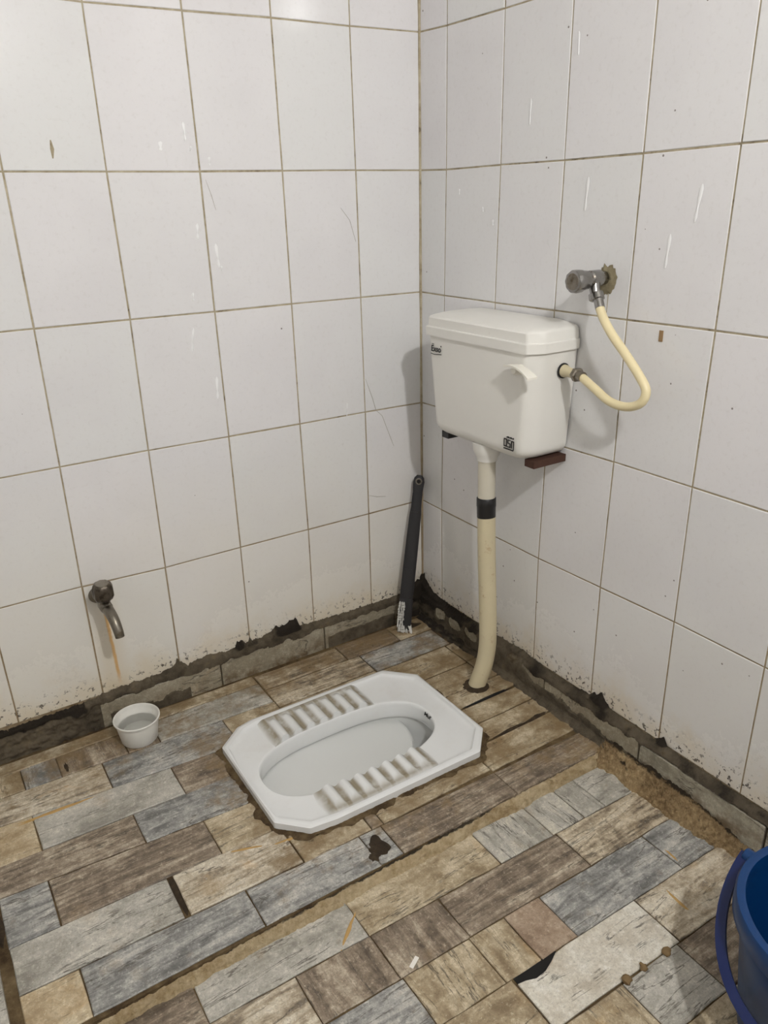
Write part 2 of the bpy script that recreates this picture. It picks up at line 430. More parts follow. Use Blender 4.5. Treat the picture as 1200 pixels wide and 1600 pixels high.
def wall_pt(side, u, z, p=0.0):
    return (u, -p, z) if side == 'back' else (-p, u, z)
def wall_tiles(side, parent, ncol, umin):
    mat = M['tile_'+side]
    for r in range(-1, 6):
        for c in range(-1, ncol):
            a, b = node(side, c+1, r), node(side, c, r)
            d, e = node(side, c+1, r+1), node(side, c, r+1)
            if a[0] < umin: continue
            g = uni(0.0014, 0.0021)
            q = [(a[0]+g, a[1]+g), (b[0]-g, b[1]+g), (e[0]-g, e[1]-g), (d[0]+g, d[1]-g)]
            if c == -1: q[1] = (-0.0018, q[1][1]); q[2] = (-0.0018, q[2][1])
            cx = sum(k[0] for k in q)/4; cz = sum(k[1] for k in q)/4
            t = [uni(-0.0005, 0.0005) for _ in range(4)]
            t = [t[0], t[1], t[2], t[0]+t[2]-t[1]]
            V = [wall_pt(side, u, z, -0.006) for u, z in q]
            V += [wall_pt(side, u, z, -0.0009+t[i]) for i, (u, z) in enumerate(q)]
            for i, (u, z) in enumerate(q):
                V.append(wall_pt(side, u-math.copysign(0.0011, u-cx), z-math.copysign(0.0011, z-cz), t[i]))
            F = [(8, 9, 10, 11)]
            for k in range(4):
                n = (k+1) % 4
                F += [(k, n, n+4, k+4), (k+4, n+4, n+8, k+8)]
            mk('tile', V, F, mat, parent, loc=wall_pt(side, cx, cz))
wall_tiles('back', wall_back, 10, XL)
wall_tiles('right', wall_right, 11, YF)

# dribbles of wall paint, chips and cracks on the glaze
def drip(side, parent, u0, z0, u1, z1, w):
    V, n = [], 9
    for i in range(n):
        t = i/(n-1); s = 1.35*w*(0.35+0.65*abs(math.cos(t*2.6))**0.8)*(1 if 0 < i < n-1 else 0.35)
        u = u0+(u1-u0)*t; z = z0+(z1-z0)*t
        V += [wall_pt(side, u-s*0.5, z, 0.0005), wall_pt(side, u, z, 0.0019), wall_pt(side, u+s*0.5, z, 0.0005)]
    F = []
    for i in range(n-1):
        for j in (0, 1): F.append((i*3+j, i*3+j+1, i*3+j+4, i*3+j+3))
    mk('paint_drip', V, F, M['paint'], parent, smooth=60)
for q in [(-0.615,1.407,-0.614,1.371,0.005),(-0.669,1.369,-0.670,1.351,0.007),(-0.604,1.361,-0.605,1.351,0.004),(-0.565,1.341,-0.566,1.323,0.004),(-0.608,1.206,-0.610,1.174,0.005),(-0.570,1.162,-0.567,1.110,0.006),(-0.562,1.114,-0.561,1.102,0.004),(-0.636,1.060,-0.637,1.042,0.004),(-0.644,0.983,-0.653,0.930,0.004),(-0.601,0.863,-0.604,0.810,0.006),(-0.246,0.746,-0.248,0.707,0.003)]:
    drip('back', wall_back, *q)
for q in [(-0.526,1.533,-0.528,1.493,0.004),(-0.401,1.433,-0.400,1.384,0.0045),(-0.576,1.276,-0.572,1.214,0.0065),(-0.839,1.255,-0.832,1.193,0.0065),(-0.784,1.173,-0.780,1.113,0.0065),(-0.164,1.265,-0.163,1.252,0.004),(-0.290,1.196,-0.290,1.183,0.006),(-0.252,1.224,-0.254,1.213,0.004)]:
    drip('right', wall_right, *q)
def strip(side, parent, name, pts, w, mat, p=0.0009):
    V, F = [], []
    for i, (u, z) in enumerate(pts):
        a = pts[max(i-1, 0)]; b = pts[min(i+1, len(pts)-1)]
        d = Vector((b[0]-a[0], b[1]-a[1])).normalized()
        ww = w*(0.3 if i in (0, len(pts)-1) else 1)*0.5
        V += [wall_pt(side, u-d.y*ww, z+d.x*ww, p), wall_pt(side, u+d.y*ww, z-d.x*ww, p),
              wall_pt(side, u-d.y*ww, z+d.x*ww, -0.002), wall_pt(side, u+d.y*ww, z-d.x*ww, -0.002)]
        if i:
            k = 4*i
            F += [(k-4, k-3, k+1, k), (k-4, k, k+2, k-2), (k-3, k-1, k+3, k+1)]
    mk(name, V, F, mat, parent)
strip('back', wall_back, 'chip', [(-0.887, 1.368), (-0.8865, 1.352), (-0.888, 1.335)], 0.0075, M['grout'])
strip('back', wall_back, 'scratch', [(-0.578, 1.295), (-0.568, 1.262), (-0.561, 1.232)], 0.0011, M['crack'])
strip('back', wall_back, 'scratch', [(-0.24, 1.23), (-0.215, 1.20), (-0.20, 1.15)], 0.0006, M['crack'])
strip('back', wall_back, 'crack', [(-0.185, 0.80), (-0.165, 0.745), (-0.155, 0.71), (-0.135, 0.69), (-0.112, 0.63), (-0.098, 0.595)], 0.0010, M['crack'])
strip('back', wall_back, 'crack', [(-0.187, 0.465), (-0.160, 0.455), (-0.130, 0.449)], 0.0010, M['crack'])
mk('chip', *boxes((-0.0012, 0.002, -0.7925, -0.7835, 0.979, 1.000)), M['chip'], wall_right)
strip('right', wall_right, 'crack', [(-0.6495, 1.02), (-0.6505, 1.06)], 0.003, M['grout'])
# vertical bead of grout in the room corner
V = []
for i in range(40):
    z = 0.1 + i*0.05; k = 0.0058+0.0022*fbm(i*0.7, 3.1)
    V += [(-k, 0.003, z), (-k*0.6, -k*0.6, z), (0.003, -k, z)]
mk('corner_grout', V, [(i*3+j, i*3+j+1, i*3+j+4, i*3+j+3) for i in range(39) for j in (0, 1)], M['grout'], wall_back)

# ------------------------------------------------------------------ floor
PZ = 0.027                                   # top of the raised part with the pan
HX0, HX1, HY0, HY1 = -0.775, -0.285, -0.575, -0.315     # opening for the bowl
SY = -0.772                                  # edge of the raised part
bz, lz = PZ-0.0038, -0.0038
floor = struct('floor', boxes((XL, HX0, SY, 0.004, -0.3, bz), (HX1, 0.004, SY, 0.004, -0.3, bz),
                              (HX0, HX1, SY, HY0, -0.3, bz), (HX0, HX1, HY1, 0.004, -0.3, bz),
                              (XL, 0.004, YF, SY, -0.3, lz), (HX0, HX1, HY0, HY1, -0.3, -0.2)), M['bed'],
               'floor of marble offcut strips in two levels with brown mortar joints')
def stone(x0, x1, y0, y1, mat, top, parent=floor, slope=-0.03, cut=None, name='marble_strip', slope2=None):
    g = 0.0012; slope2 = slope if slope2 is None else slope2; ytop = max(y0, y1)
    x0 += g; x1 -= g; y0, y1 = min(y0, y1)+g, max(y0, y1)-g
    cx, cy = (x0+x1)/2, (y0+y1)/2
    pts = []
    nx = max(2, int((x1-x0)/0.035)); ny = max(2, int((y1-y0)/0.035))
    for i in range(nx): pts.append((x0+(x1-x0)*i/nx, y0))
    for i in range(ny): pts.append((x1, y0+(y1-y0)*i/ny))
    for i in range(nx): pts.append((x1-(x1-x0)*i/nx, y1))
    for i in range(ny): pts.append((x0, y1-(y1-y0)*i/ny))
    if cut: pts = cut
    s = [(x+uni(-0.0009, 0.0009), y+uni(-0.0009, 0.0009)+(slope+(slope2-slope)*max(0, min(1, (ytop-y)/max(1e-6, y1-y0))))*(x+0.6)) for x, y in pts]
    h = top + uni(-0.0009, 0.0009); ta, tb = uni(-0.004, 0.004), uni(-0.010, 0.010)
    n = len(s); V = [(x, y, top-0.02) for x, y in s]
    zz = lambda x, y: h + ta*(x-cx) + tb*(y-cy)
    V += [(x, y, zz(x, y)-0.0016) for x, y in s]
    mx = sum(p[0] for p in s)/n; my = sum(p[1] for p in s)/n
    def ins(x, y, d=0.0018):
        v = Vector((mx-x, my-y))
        return x+math.copysign(min(d, abs(v.x)*0.3), v.x), y+math.copysign(min(d, abs(v.y)*0.3), v.y)
    for x, y in s:
        a, b = ins(x, y); V.append((a, b, zz(a, b)))
    F = [tuple(range(2*n, 3*n))]
    for k in range(n):
        m = (k+1) % n; F += [(k, m, m+n, k+n), (k+n, m+n, m+2*n, k+2*n)]
    return mk(name, V, F, M[mat], parent, loc=(mx, my, top))
LN = {'a': (-0.020, 0), 'b': (-0.063, 0), 'c': (-0.159, -0.03), 'd': (-0.277, -0.073), 'e': (-0.369, -0.035), 'f': (-0.480, -0.075), 'g': (-0.572, -0.025), 'h': (-0.684, -0.035), 'i': (SY, -0.012),
      'p': (-0.784, -0.018), 'q': (-0.877, -0.035), 'r': (-0.977, -0.032), 's': (-1.080, -0.030), 't': (-1.186, -0.028), 'u': (-1.290, -0.022)}
def row(lo, hi, top, items):
    for x0, x1, m in items:
        (ya, sa), (yb, sb) = LN[lo], LN[hi]
        stone(x0, x1, ya, yb, m, top, slope=sa, slope2=sb)
row('a', 'b', PZ, [(-1.305, -0.905, 'T')]); row('b', 'c', PZ, [(-1.305, -1.206, 'TX'), (-1.206, -1.128, 'GX'), (-1.128, -0.976, 'BX'), (-0.976, -0.898, 'BX'), (-0.898, -0.600, 'L')])
row('c', 'd', PZ, [(-1.303, -1.040, 'W'), (-1.040, -0.741, 'G'), (-0.741, -0.598, 'T')])
row('d', 'e', PZ, [(-1.303, -1.209, 'P'), (-1.209, -0.908, 'L'), (-0.908, -0.770, 'B')])
row('e', 'f', PZ, [(-1.303, -1.025, 'B'), (-1.025, -0.775, 'G')])
row('f', 'g', PZ, [(-1.303, -1.214, 'G'), (-1.214, -0.905, 'B'), (-0.905, -0.775, 'T')])
row('g', 'h', PZ, [(-1.303, -1.019, 'L'), (-1.008, -0.778, 'W')])
row('h', 'i', PZ, [(-1.303, -1.206, 'P'), (-1.206, -0.902, 'G'), (-0.902, -0.654, 'G'), (-0.654, -0.601, 'G'), (-0.601, -0.300, 'B'), (-0.300, -0.020, 'B')])
P = [  # pieces round the pan and in the corner: x0, x1, y0, y1, stone
 (-0.905,-0.600,-0.020,-0.061,'T'),(-0.597,-0.338,-0.026,-0.100,'S'),(-0.597,-0.302,-0.102,-0.190,'S'),(-0.336,-0.156,-0.022,-0.103,'B'),(-0.154,-0.03,-0.02,-0.102,'T'),(-0.300,-0.045,-0.105,-0.200,'G'),
 (-0.597,-0.302,-0.192,-0.26,'T'),(-0.777,-0.620,-0.577,-0.682,'T'),(-0.620,-0.592,-0.60,-0.683,'B'),(-0.592,-0.300,-0.60,-0.684,'T'),
 (-0.298,-0.067,-0.203,-0.307,'T'),(-0.284,-0.067,-0.309,-0.404,'T'),(-0.284,-0.020,-0.406,-0.466,'T'),(-0.284,-0.020,-0.473,-0.537,'T'),(-0.284,-0.020,-0.539,-0.601,'T'),
 (-0.298,-0.020,-0.605,-0.690,'T'),(-0.065,-0.016,-0.203,-0.302,'T'),(-0.065,-0.016,-0.304,-0.404,'T'),
]
for x0, x1, y0, y1, m in P: stone(x0, x1, y0, y1, m, PZ, slope=0)
row('p', 'q', 0.0, [(-1.305, -1.049, 'B'), (-1.049, -0.747, 'L'), (-0.747, -0.440, 'T'), (-0.440, -0.300, 'LX'), (-0.300, -0.210, 'LX'), (-0.210, -0.148, 'LX'), (-0.148, -0.02, 'L')])
row('q', 'r', 0.0, [(-1.200, -0.895, 'W'), (-0.895, -0.745, 'BX'), (-0.745, -0.595, 'BX'), (-0.595, -0.294, 'B'), (-0.294, -0.02, 'S')])
row('r', 's', 0.0, [(-1.040, -0.741, 'G'), (-0.741, -0.60, 'TX'), (-0.60, -0.52, 'TX'), (-0.52, -0.434, 'K'), (-0.434, -0.150, 'G'), (-0.150, -0.02, 'G')])
row('s', 't', 0.0, [(-0.890, -0.589, 'T'), (-0.290, -0.02, 'W')])
row('t', 'u', 0.0, [(-0.740, -0.440, 'TX'), (-0.440, -0.300, 'L'), (-0.300, -0.02, 'B')])
# broken white slab with a missing bite, and a black block painting the hole's shade
cut = [(-0.586,-1.092),(-0.587,-1.15),(-0.588,-1.184),(-0.50,-1.186),(-0.40,-1.189),(-0.292,-1.193),(-0.291,-1.14),(-0.291,-1.090),(-0.38,-1.087),(-0.47,-1.084),(-0.492,-1.087),(-0.508,-1.094),(-0.530,-1.101),(-0.552,-1.102),(-0.572,-1.096)]
stone(-0.587, -0.291, -1.082, -1.185, 'U', 0.0, slope=0, cut=cut)
mk('gap_shade', *boxes((-0.585, -0.488, -1.106, -1.080, -0.006, -0.0024)), M['black'], floor)
# rest of the running bond, out towards the door
kinds = ['G', 'L', 'T', 'B', 'W', 'U', 'P', 'BX', 'LX']
first = {0: -1.305, 1: -1.200, 2: -1.040, 3: -0.890, 4: -0.740}
rows = [(-0.877, -0.977), (-0.977, -1.080), (-1.080, -1.186), (-1.186, -1.290)] + [(-1.290-0.103*i, -1.393-0.103*i) for i in range(9)]
for i, (a, b) in enumerate(rows):
    hi = [-1.202, -1.042, -0.892, -0.742][i] if i < 4 else -0.02
    x = hi
    while x > -1.303:
        w = min(0.30 if i < 4 or x < -0.05 else [0.13, 0.28, 0.2][i % 3], x+1.305)
        if w > 0.02: stone(x-w+0.002, x, a, b, random.choice(kinds), 0.0, slope=-0.03 if i < 4 else -0.022)
        x -= w
# kerb at the way out and plain paving beyond
trim = struct('trim_1', boxes((-1.42, -1.322, YF, -0.02, 0.0, 0.045)), M['L'], 'pale stone kerb along the open side of the marble floor')
for i in range(6):
    for j in range(7):
        stone(-2.14+0.12*i, -2.14+0.12*(i+1), -0.02-0.33*j, -0.02-0.33*(j+1), 'L', 0.03 if j < 2 else 0.03, slope=0)

def field(name, nu, nv, fn, mat, parent, sm=55):
    V, A = [], []
    for i in range(nu+1):
        for j in range(nv+1):
            r = fn(i/nu, j/nv); V.append(r[:3]); A.append(r[3] if len(r) > 3 else 0.0)
    w = nv+1
    F = [(i*w+j, (i+1)*w+j, (i+1)*w+j+1, i*w+j+1) for i in range(nu) for j in range(nv)]
    o = mk(name, V, F, mat, parent, smooth=sm)
    mesh_attr(o, A); return o
# mortar nosing of the step
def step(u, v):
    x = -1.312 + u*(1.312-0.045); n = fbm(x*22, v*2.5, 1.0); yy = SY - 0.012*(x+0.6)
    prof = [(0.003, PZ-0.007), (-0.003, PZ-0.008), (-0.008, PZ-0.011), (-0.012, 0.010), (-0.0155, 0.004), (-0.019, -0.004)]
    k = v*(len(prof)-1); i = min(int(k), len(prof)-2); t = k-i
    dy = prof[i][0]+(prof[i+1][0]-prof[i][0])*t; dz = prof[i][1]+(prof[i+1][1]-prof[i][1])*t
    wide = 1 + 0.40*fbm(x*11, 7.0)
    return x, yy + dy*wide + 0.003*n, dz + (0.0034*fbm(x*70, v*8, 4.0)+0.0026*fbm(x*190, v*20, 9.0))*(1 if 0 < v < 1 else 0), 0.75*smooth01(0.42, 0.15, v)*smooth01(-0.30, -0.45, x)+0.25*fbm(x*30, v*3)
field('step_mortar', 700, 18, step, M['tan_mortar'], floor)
# crumbling tan mortar along the foot of the cistern wall, low level
def fil(u, v):
    y = -0.772 - u*0.385; n = fbm(y*30, v*5, 2.0); n2 = fbm(y*90, v*16, 5.0)
    wd = (0.056 + 0.014*fbm(y*22, 1.0))*(1-0.35*smooth01(-1.02, -1.16, y))
    x = -0.008 - v*wd + 0.004*n*v
    hgt = 0.040*(1-smooth01(-1.0, -1.15, y)*0.7)
    z = hgt*(1-v)**0.75*(1+0.35*n) + 0.010*smooth01(1.0, 0.75, v) + (0.0085*n2 + 0.005*fbm(y*230, v*44, 8.0))*min(1, 3*v) - (0.008 if v >= 0.999 else 0)
    return x, y, z, 0.75*smooth01(0.55, 0.1, v)+0.55*n+0.3*n2
M['crumb'] = mat_mortar('crumbly_mortar', [(72, 56, 38), (128, 105, 74), (172, 148, 110), (212, 192, 156)], 95, 1.0)
field('mortar_fillet', 320, 44, fil, M['crumb'], floor, 40)
def fil2(u, v):
    y = -0.02 - u*0.765; n = fbm(y*34, v*5, 8.0); n2 = fbm(y*110, v*14, 3.0)
    x = -0.006 - v*(0.034+0.014*fbm(y*18, 2.0)) 
    z = PZ + 0.026*(1-v)**1.3*(1+0.4*n) + 0.003*n2 - (0.006 if v >= 0.999 else 0)
    return x, y, z, 0.42 + 0.35*smooth01(-0.5, -0.05, y) + 0.2*n - 0.2*v
field('mortar_fillet', 260, 14, fil2, M['cement'], floor, 40)
# brown bedding squeezed out round the pan
OCT = [(-0.790,-0.281),(-0.730,-0.231),(-0.690,-0.222),(-0.301,-0.228),(-0.234,-0.300),(-0.235,-0.578),(-0.295,-0.640),(-0.675,-0.634),(-0.735,-0.625),(-0.790,-0.568)]
PCX, PCY = -0.5125, -0.432
def poly_at(poly, ang):
    d = Vector((math.cos(ang), math.sin(ang))); c = Vector((PCX, PCY)); best = None
    for i in range(len(poly)):
        a = Vector(poly[i])-c; b = Vector(poly[(i+1) % len(poly)])-c; e = b-a
        den = d.x*e.y-d.y*e.x
        if abs(den) < 1e-9: continue
        t = (a.x*e.y-a.y*e.x)/den; s = (a.x*d.y-a.y*d.x)/den
        if t > 0 and -1e-6 <= s <= 1+1e-6 and (best is None or t > best): best = t
    return best
def ring(u, v):
    a = 2*math.pi*u; r = poly_at(OCT, a); n = fbm(math.cos(a)*9, math.sin(a)*9, v*2)
    r += -0.012 + v*(0.026+0.016*n)
    return PCX+r*math.cos(a), PCY+r*math.sin(a), PZ+0.0045*(1-v)**0.7*(1+0.6*fbm(math.cos(a)*30, math.sin(a)*30, v*4))+(-0.003 if v > 0.99 else 0.0008), 0
field('pan_bedding', 300, 6, ring, M['bed'], floor, 50)
# lumps of dirt packed into gaps between strips
def patch(cx, cy, rx, ry, z, mat, h=0.003, seed=0, rot=0.0):
    V, n = [(cx, cy, z+h)], 22
    for q in (0.55, 1.0):
        for k in range(n):
            a = 2*math.pi*k/n; r = q*(1+0.45*fbm(math.cos(a)*1.6+seed, math.sin(a)*1.6, seed))
            x, y = rx*r*math.cos(a), ry*r*math.sin(a)
            V.append((cx+x*math.cos(rot)-y*math.sin(rot), cy+x*math.sin(rot)+y*math.cos(rot), z+(h*0.8 if q < 1 else -0.001)))
    F = [(0, 1+k, 1+(k+1) % n) for k in range(n)] + [(1+k, 1+n+k, 1+n+(k+1) % n, 1+(k+1) % n) for k in range(n)]
    mk('dirt_patch', V, F, mat, floor, smooth=70)
M['dark_dirt'] = mat_mortar('dark_dirt', [(36, 29, 21), (60, 49, 36), (88, 73, 53)], 60, 0.9, mould_shade=False)
patch(-0.633, -0.728, 0.022, 0.030, PZ, M['dark_dirt'], 0.0022, 1)
patch(-0.655, -0.745, 0.014, 0.012, PZ, M['dark_dirt'], 0.0018, 2)
patch(-1.0135, -0.607, 0.0075, 0.050, PZ-0.002, M['dark_dirt'], 0.003, 3)
patch(-0.125, -0.468, 0.085, 0.0045, PZ-0.001, M['black'], 0.0022, 4)
patch(-0.165, -0.602, 0.055, 0.0065, PZ-0.001, M['dark_dirt'], 0.0022, 5)
patch(-0.075, -0.601, 0.035, 0.008, PZ-0.001, M['dark_dirt'], 0.0022, 6)
patch(-1.113, -0.115, 0.008, 0.028, PZ-0.001, M['dark_dirt'], 0.0022, 7)
patch(-1.312, -0.50, 0.009, 0.040, PZ-0.001, M['dark_dirt'], 0.003, 8)
patch(-1.30, -0.35, 0.006, 0.02, PZ-0.001, M['black'], 0.002, 9)
patch(-0.095, -0.055, 0.06, 0.02, PZ-0.001, M['dark_dirt'], 0.0022, 10)

M['rust'] = simple('rust_yellow', rgb(178, 144, 88), 0.6, var=0.6, scale=60)
for q in [(-0.774, -0.842, 0.036, 0.0035, 0.0, 31, 0.70), (-0.224, -1.140, 0.042, 0.0035, 0.0, 33, 1.52), (-0.143, -1.06, 0.025, 0.0025, 0.0, 34, 1.5), (-0.86, -0.583, 0.05, 0.0035, PZ, 35, -0.35), (-0.79, -0.607, 0.028, 0.003, PZ, 36, -0.1), (-1.16, -0.248, 0.09, 0.004, PZ, 37, -0.04)]:
    patch(q[0], q[1], q[2], q[3]*1.5, q[4], M['rust'], 0.0011, q[5], q[6])
# skirting: marble pieces half buried in cement
def skirt_stones(side, parent, items, prot, z0):
    for a, b, zb, zt, m in items:
        V = []
        n = max(4, int(abs(b-a)/0.03))
        lo, hi = min(a, b)+0.0015, max(a, b)-0.0015
        for i in range(n+1):
            u = lo+(hi-lo)*i/n; k = fbm(u*26, 9.0)
            p = prot+0.0012*k; e = 0.0014
            V += [wall_pt(side, u, zb, -0.002), wall_pt(side, u, zb, p), wall_pt(side, u, zt-0.002+e*k, p), wall_pt(side, u, zt+e*k, p-0.002), wall_pt(side, u, zt+e*k, -0.002)]
        F = [(i*5+j, i*5+j+1, i*5+j+6, i*5+j+5) for i in range(n) for j in range(4)] + [(0, 1, 2, 3, 4), tuple(n*5+j for j in range(5))[::-1]]
        mk('skirting_stone', V, F, M[m], parent, loc=wall_pt(side, (lo+hi)/2, (zb+zt)/2, prot))
M['skirt'] = marble('marble_skirting', [(112, 104, 88), (138, 130, 112), (154, 146, 128), (168, 160, 142)], freq=10, rust=0.15, contrast=(0.3, 0.7), grime=False)
M['skirt2'] = marble('marble_skirting_pale', [(116, 112, 100), (146, 140, 124), (160, 154, 138), (172, 164, 146)], 'y', 8, rust=0.2, grime=False)
skirt_stones('back', wall_back, [(-1.0, -0.682, 0.02, 0.094, 'skirt'), (-0.680, -0.362, 0.02, 0.097, 'skirt'), (-0.360, -0.055, 0.02, 0.098, 'skirt')], 0.010, 0.02)
skirt_stones('right', wall_right, [(-0.09, -0.56, 0.01, 0.094, 'skirt'), (-0.562, -0.862, 0.0, 0.092, 'skirt'), (-0.865, -1.17, -0.01, 0.090, 'skirt2'), (-1.173, -1.48, -0.01, 0.090, 'skirt2'), (-1.483, -1.80, -0.01, 0.090, 'skirt2'), (-1.803, -2.3, -0.01, 0.090, 'skirt2')], 0.017, 0.0)

TOPB = [(-2.15,.112),(-1.30,.109),(-1.22,.106),(-1.05,.108),(-1.0,.112),(-.985,.117),(-.95,.119),(-.85,.119),(-.81,.126),(-.797,.133),(-.792,.150),(-.786,.135),(-.772,.124),(-.765,.114),(-.75,.122),(-.71,.128),(-.66,.119),(-.632,.121),(-.626,.136),(-.610,.137),(-.600,.124),(-.592,.128),(-.588,.140),(-.582,.127),(-.55,.127),(-.53,.134),(-.515,.139),(-.508,.150),(-.498,.139),(-.48,.142),(-.465,.149),(-.452,.147),(-.447,.156),(-.441,.146),(-.435,.124),(-.40,.121),(-.30,.117),(-.19,.116),(-.10,.116),(-.05,.124),(-.03,.142),(0,.170)]
def back_band(u, v):
    x = -2.15 + u*2.15
    zb, zt = 0.018, lerp(TOPB, x) + 0.0045*fbm(x*60, 1.0) + 0.005*max(0, fbm(x*190, 4.0))
    z = zb + v*(zt-zb)
    n = fbm(x*24, z*40, 2.0); n2 = fbm(x*80, z*90, 6.0)
    p = 0.006 + 0.0035*n                                  # just behind the stone faces
    mo = 0.10 + 0.22*n
    if x < -0.99:
        rough = smooth01(-0.985, -1.02, x)
        p = 0.009 + rough*(0.008*n + 0.004*n2)
        gap = smooth01(0.084, 0.100, z + 0.012*fbm(x*14, 3.0))*smooth01(-1.02, -1.06, x)
        p = p*(1-gap) - 0.001*gap; mo = 0.28 + 0.9*gap + 0.3*n  # gap coloured near black, painting the shade of a deeper recess under the tiles
    up = smooth01(0.086, 0.094, z+0.010*n)
    p = max(p, up*(0.0118+0.0010*n2))
    sm = smooth01(0.058, 0.052, z+0.012*n+0.004*n2)*smooth01(-1.0, -0.97, x)*smooth01(-0.755, -0.775, x)
    sm = max(sm, smooth01(0.068, 0.062, z+0.006*n)*smooth01(-0.362, -0.345, x)*smooth01(-0.10, -0.12, x))
    p = max(p, sm*0.0125)
    mo = mo + 0.20*sm
    bl = math.exp(-((x+0.475)/0.036)**2)*smooth01(0.108, 0.118, z)
    bl = max(bl, math.exp(-((x+0.62)/0.012)**2)*smooth01(0.11, 0.12, z)*0.6)
    mo += 0.9*bl + 0.45*smooth01(-0.13, -0.04, x)
    mo += 0.35*smooth01(0.112, 0.12, z)*(0.6+fbm(x*9, 5.0))
    e = smooth01(1.0, 0.90, v)
    p = p*e + (1-e)*0.0014 if z > 0.105 else p
    if x > -0.02: p = max(p, 0.012)
    return x, -p, z, mo
field('skirting_cement', 900, 30, back_band, M['cement'], wall_back, 50)
TOPR = [(0,.170),(.02,.148),(.06,.122),(.13,.114),(.3,.113),(.42,.119),(.47,.123),(.49,.117),(.52,.116),(.55,.113),(.60,.113),(.66,.114),(.68,.118),(.70,.121),(.712,.134),(.72,.128),(.733,.146),(.745,.130),(.76,.116),(.8,.113),(.89,.112),(.905,.126),(.912,.134),(.925,.114),(.98,.112),(2.4,.112)]
def right_band(u, v):
    d = u*1.75; y = -d
    zb, zt = (0.018 if d < 0.77 else -0.008), lerp(TOPR, d) + 0.0035*fbm(d*60, 2.0) + 0.005*max(0, fbm(d*190, 7.0))
    z = zb + v*(zt-zb)
    n = fbm(d*22, z*36, 12.0); n2 = fbm(d*80, z*90, 16.0)
    p = 0.012 + 0.003*n
    up = smooth01(0.079, 0.088, z+0.011*n) if d < 0.87 else smooth01(0.084, 0.093, z+0.006*n)
    p = max(p, up*(0.0185*smooth01(0.116, 0.092, z)+0.001*n2))
    line = lerp([(0, .11), (.10, .10), (.47, .09), (.52, .064), (.66, .062), (.76, .054), (.85, .040), (.88, .020), (1.0, .012), (2.4, -.02)], d)
    cov = smooth01(line+0.004, line-0.004, z+0.011*n+0.003*n2)
    if d < 0.47:                                          # small stones peeping through
        for q in (0.115, 0.185, 0.26, 0.33):
            cov *= 1-0.95*smooth01(1.0, 0.6, ((d-q)/0.030)**2 + ((z-0.074)/0.019)**2 + 0.5*n)
    p = max(p, cov*(0.0205+0.002*n+0.001*n2))
    mo = 0.20 + 0.25*n + 0.45*smooth01(0.36, 0.05, d)*(0.55+0.5*up) + 0.22*up
    mo += 0.8*math.exp(-((d-0.73)/0.022)**2)*smooth01(0.11, 0.12, z) + 0.8*math.exp(-((d-0.912)/0.015)**2)*smooth01(0.11, 0.118, z)
    e = smooth01(1.0, 0.88, v)
    p = p*e + (1-e)*0.0014 if z > 0.10 else p
    return -p, y, z, mo
field('skirting_cement', 800, 30, right_band, M['cement'], wall_right, 50)

# ------------------------------------------------------------------ squat pan
pan = empty('squat_pan', (PCX, PCY, PZ), 'white porcelain squat toilet pan with two ribbed footrests set in the floor', 'toilet')
OCX, OCY, OHL, OHW = -0.531, -0.443, 0.226, 0.110
def opening(a):
    """rounded oblong mouth of the bowl"""
    e = 2.9; c, s = math.cos(a), math.sin(a)
    return OCX + OHL*math.copysign(abs(c)**(2/e), c)*1.0, OCY + OHW*math.copysign(abs(s)**(2/2.35), s)
NP = 360
TOPZ = 0.045
angs = [2*math.pi*k/NP for k in range(NP)]
IN = [opening(a) for a in angs]
# match outer outline by direction from the pan centre
OU = []
for x, y in IN:
    a = math.atan2((y-OCY)*1.35+(OCY-PCY)*0.3, x-OCX+(OCX-PCX)*0.3); r = poly_at(OCT, a); OU.append((PCX+r*math.cos(a), PCY+r*math.sin(a)))
def rimz(t, x, y):
    dish = -0.004*math.sin(math.pi*min(1, t/0.8))**1.0
    rim = 0.0065*smooth01(0.81, 0.86, t)
    end = -0.004*smooth01(0.93, 1.0, t)
    return TOPZ + dish*0.6 + rim + end - 0.002
rings = []
for z, k in ((0.024, 1.0), (0.040, 1.0)):
    rings.append([(x, y, z) for x, y in OU])
for t in (1.0, 0.985, 0.965, 0.94, 0.91, 0.88, 0.855, 0.83, 0.80, 0.7, 0.55, 0.4, 0.25, 0.12, 0.05, 0.02):
    rings.append([(ix+(ox-ix)*t, iy+(oy-iy)*t, rimz(t, ix, iy)) for (ix, iy), (ox, oy) in zip(IN, OU)])
def inset(k, z): return [(OCX+(x-OCX)*(1-k/OHL), OCY+(y-OCY)*(1-k/OHW), z) for x, y in IN]
for k, z in ((0.0, TOPZ-0.0030), (0.0018, TOPZ-0.006), (0.0025, TOPZ-0.012), (0.0028, 0.020), (0.0022, 0.004), (0.0, -0.004)):
    rings.append(inset(k, z))
mk('rim', *loft(rings, False, False), M['porcelain'], pan, smooth=40)
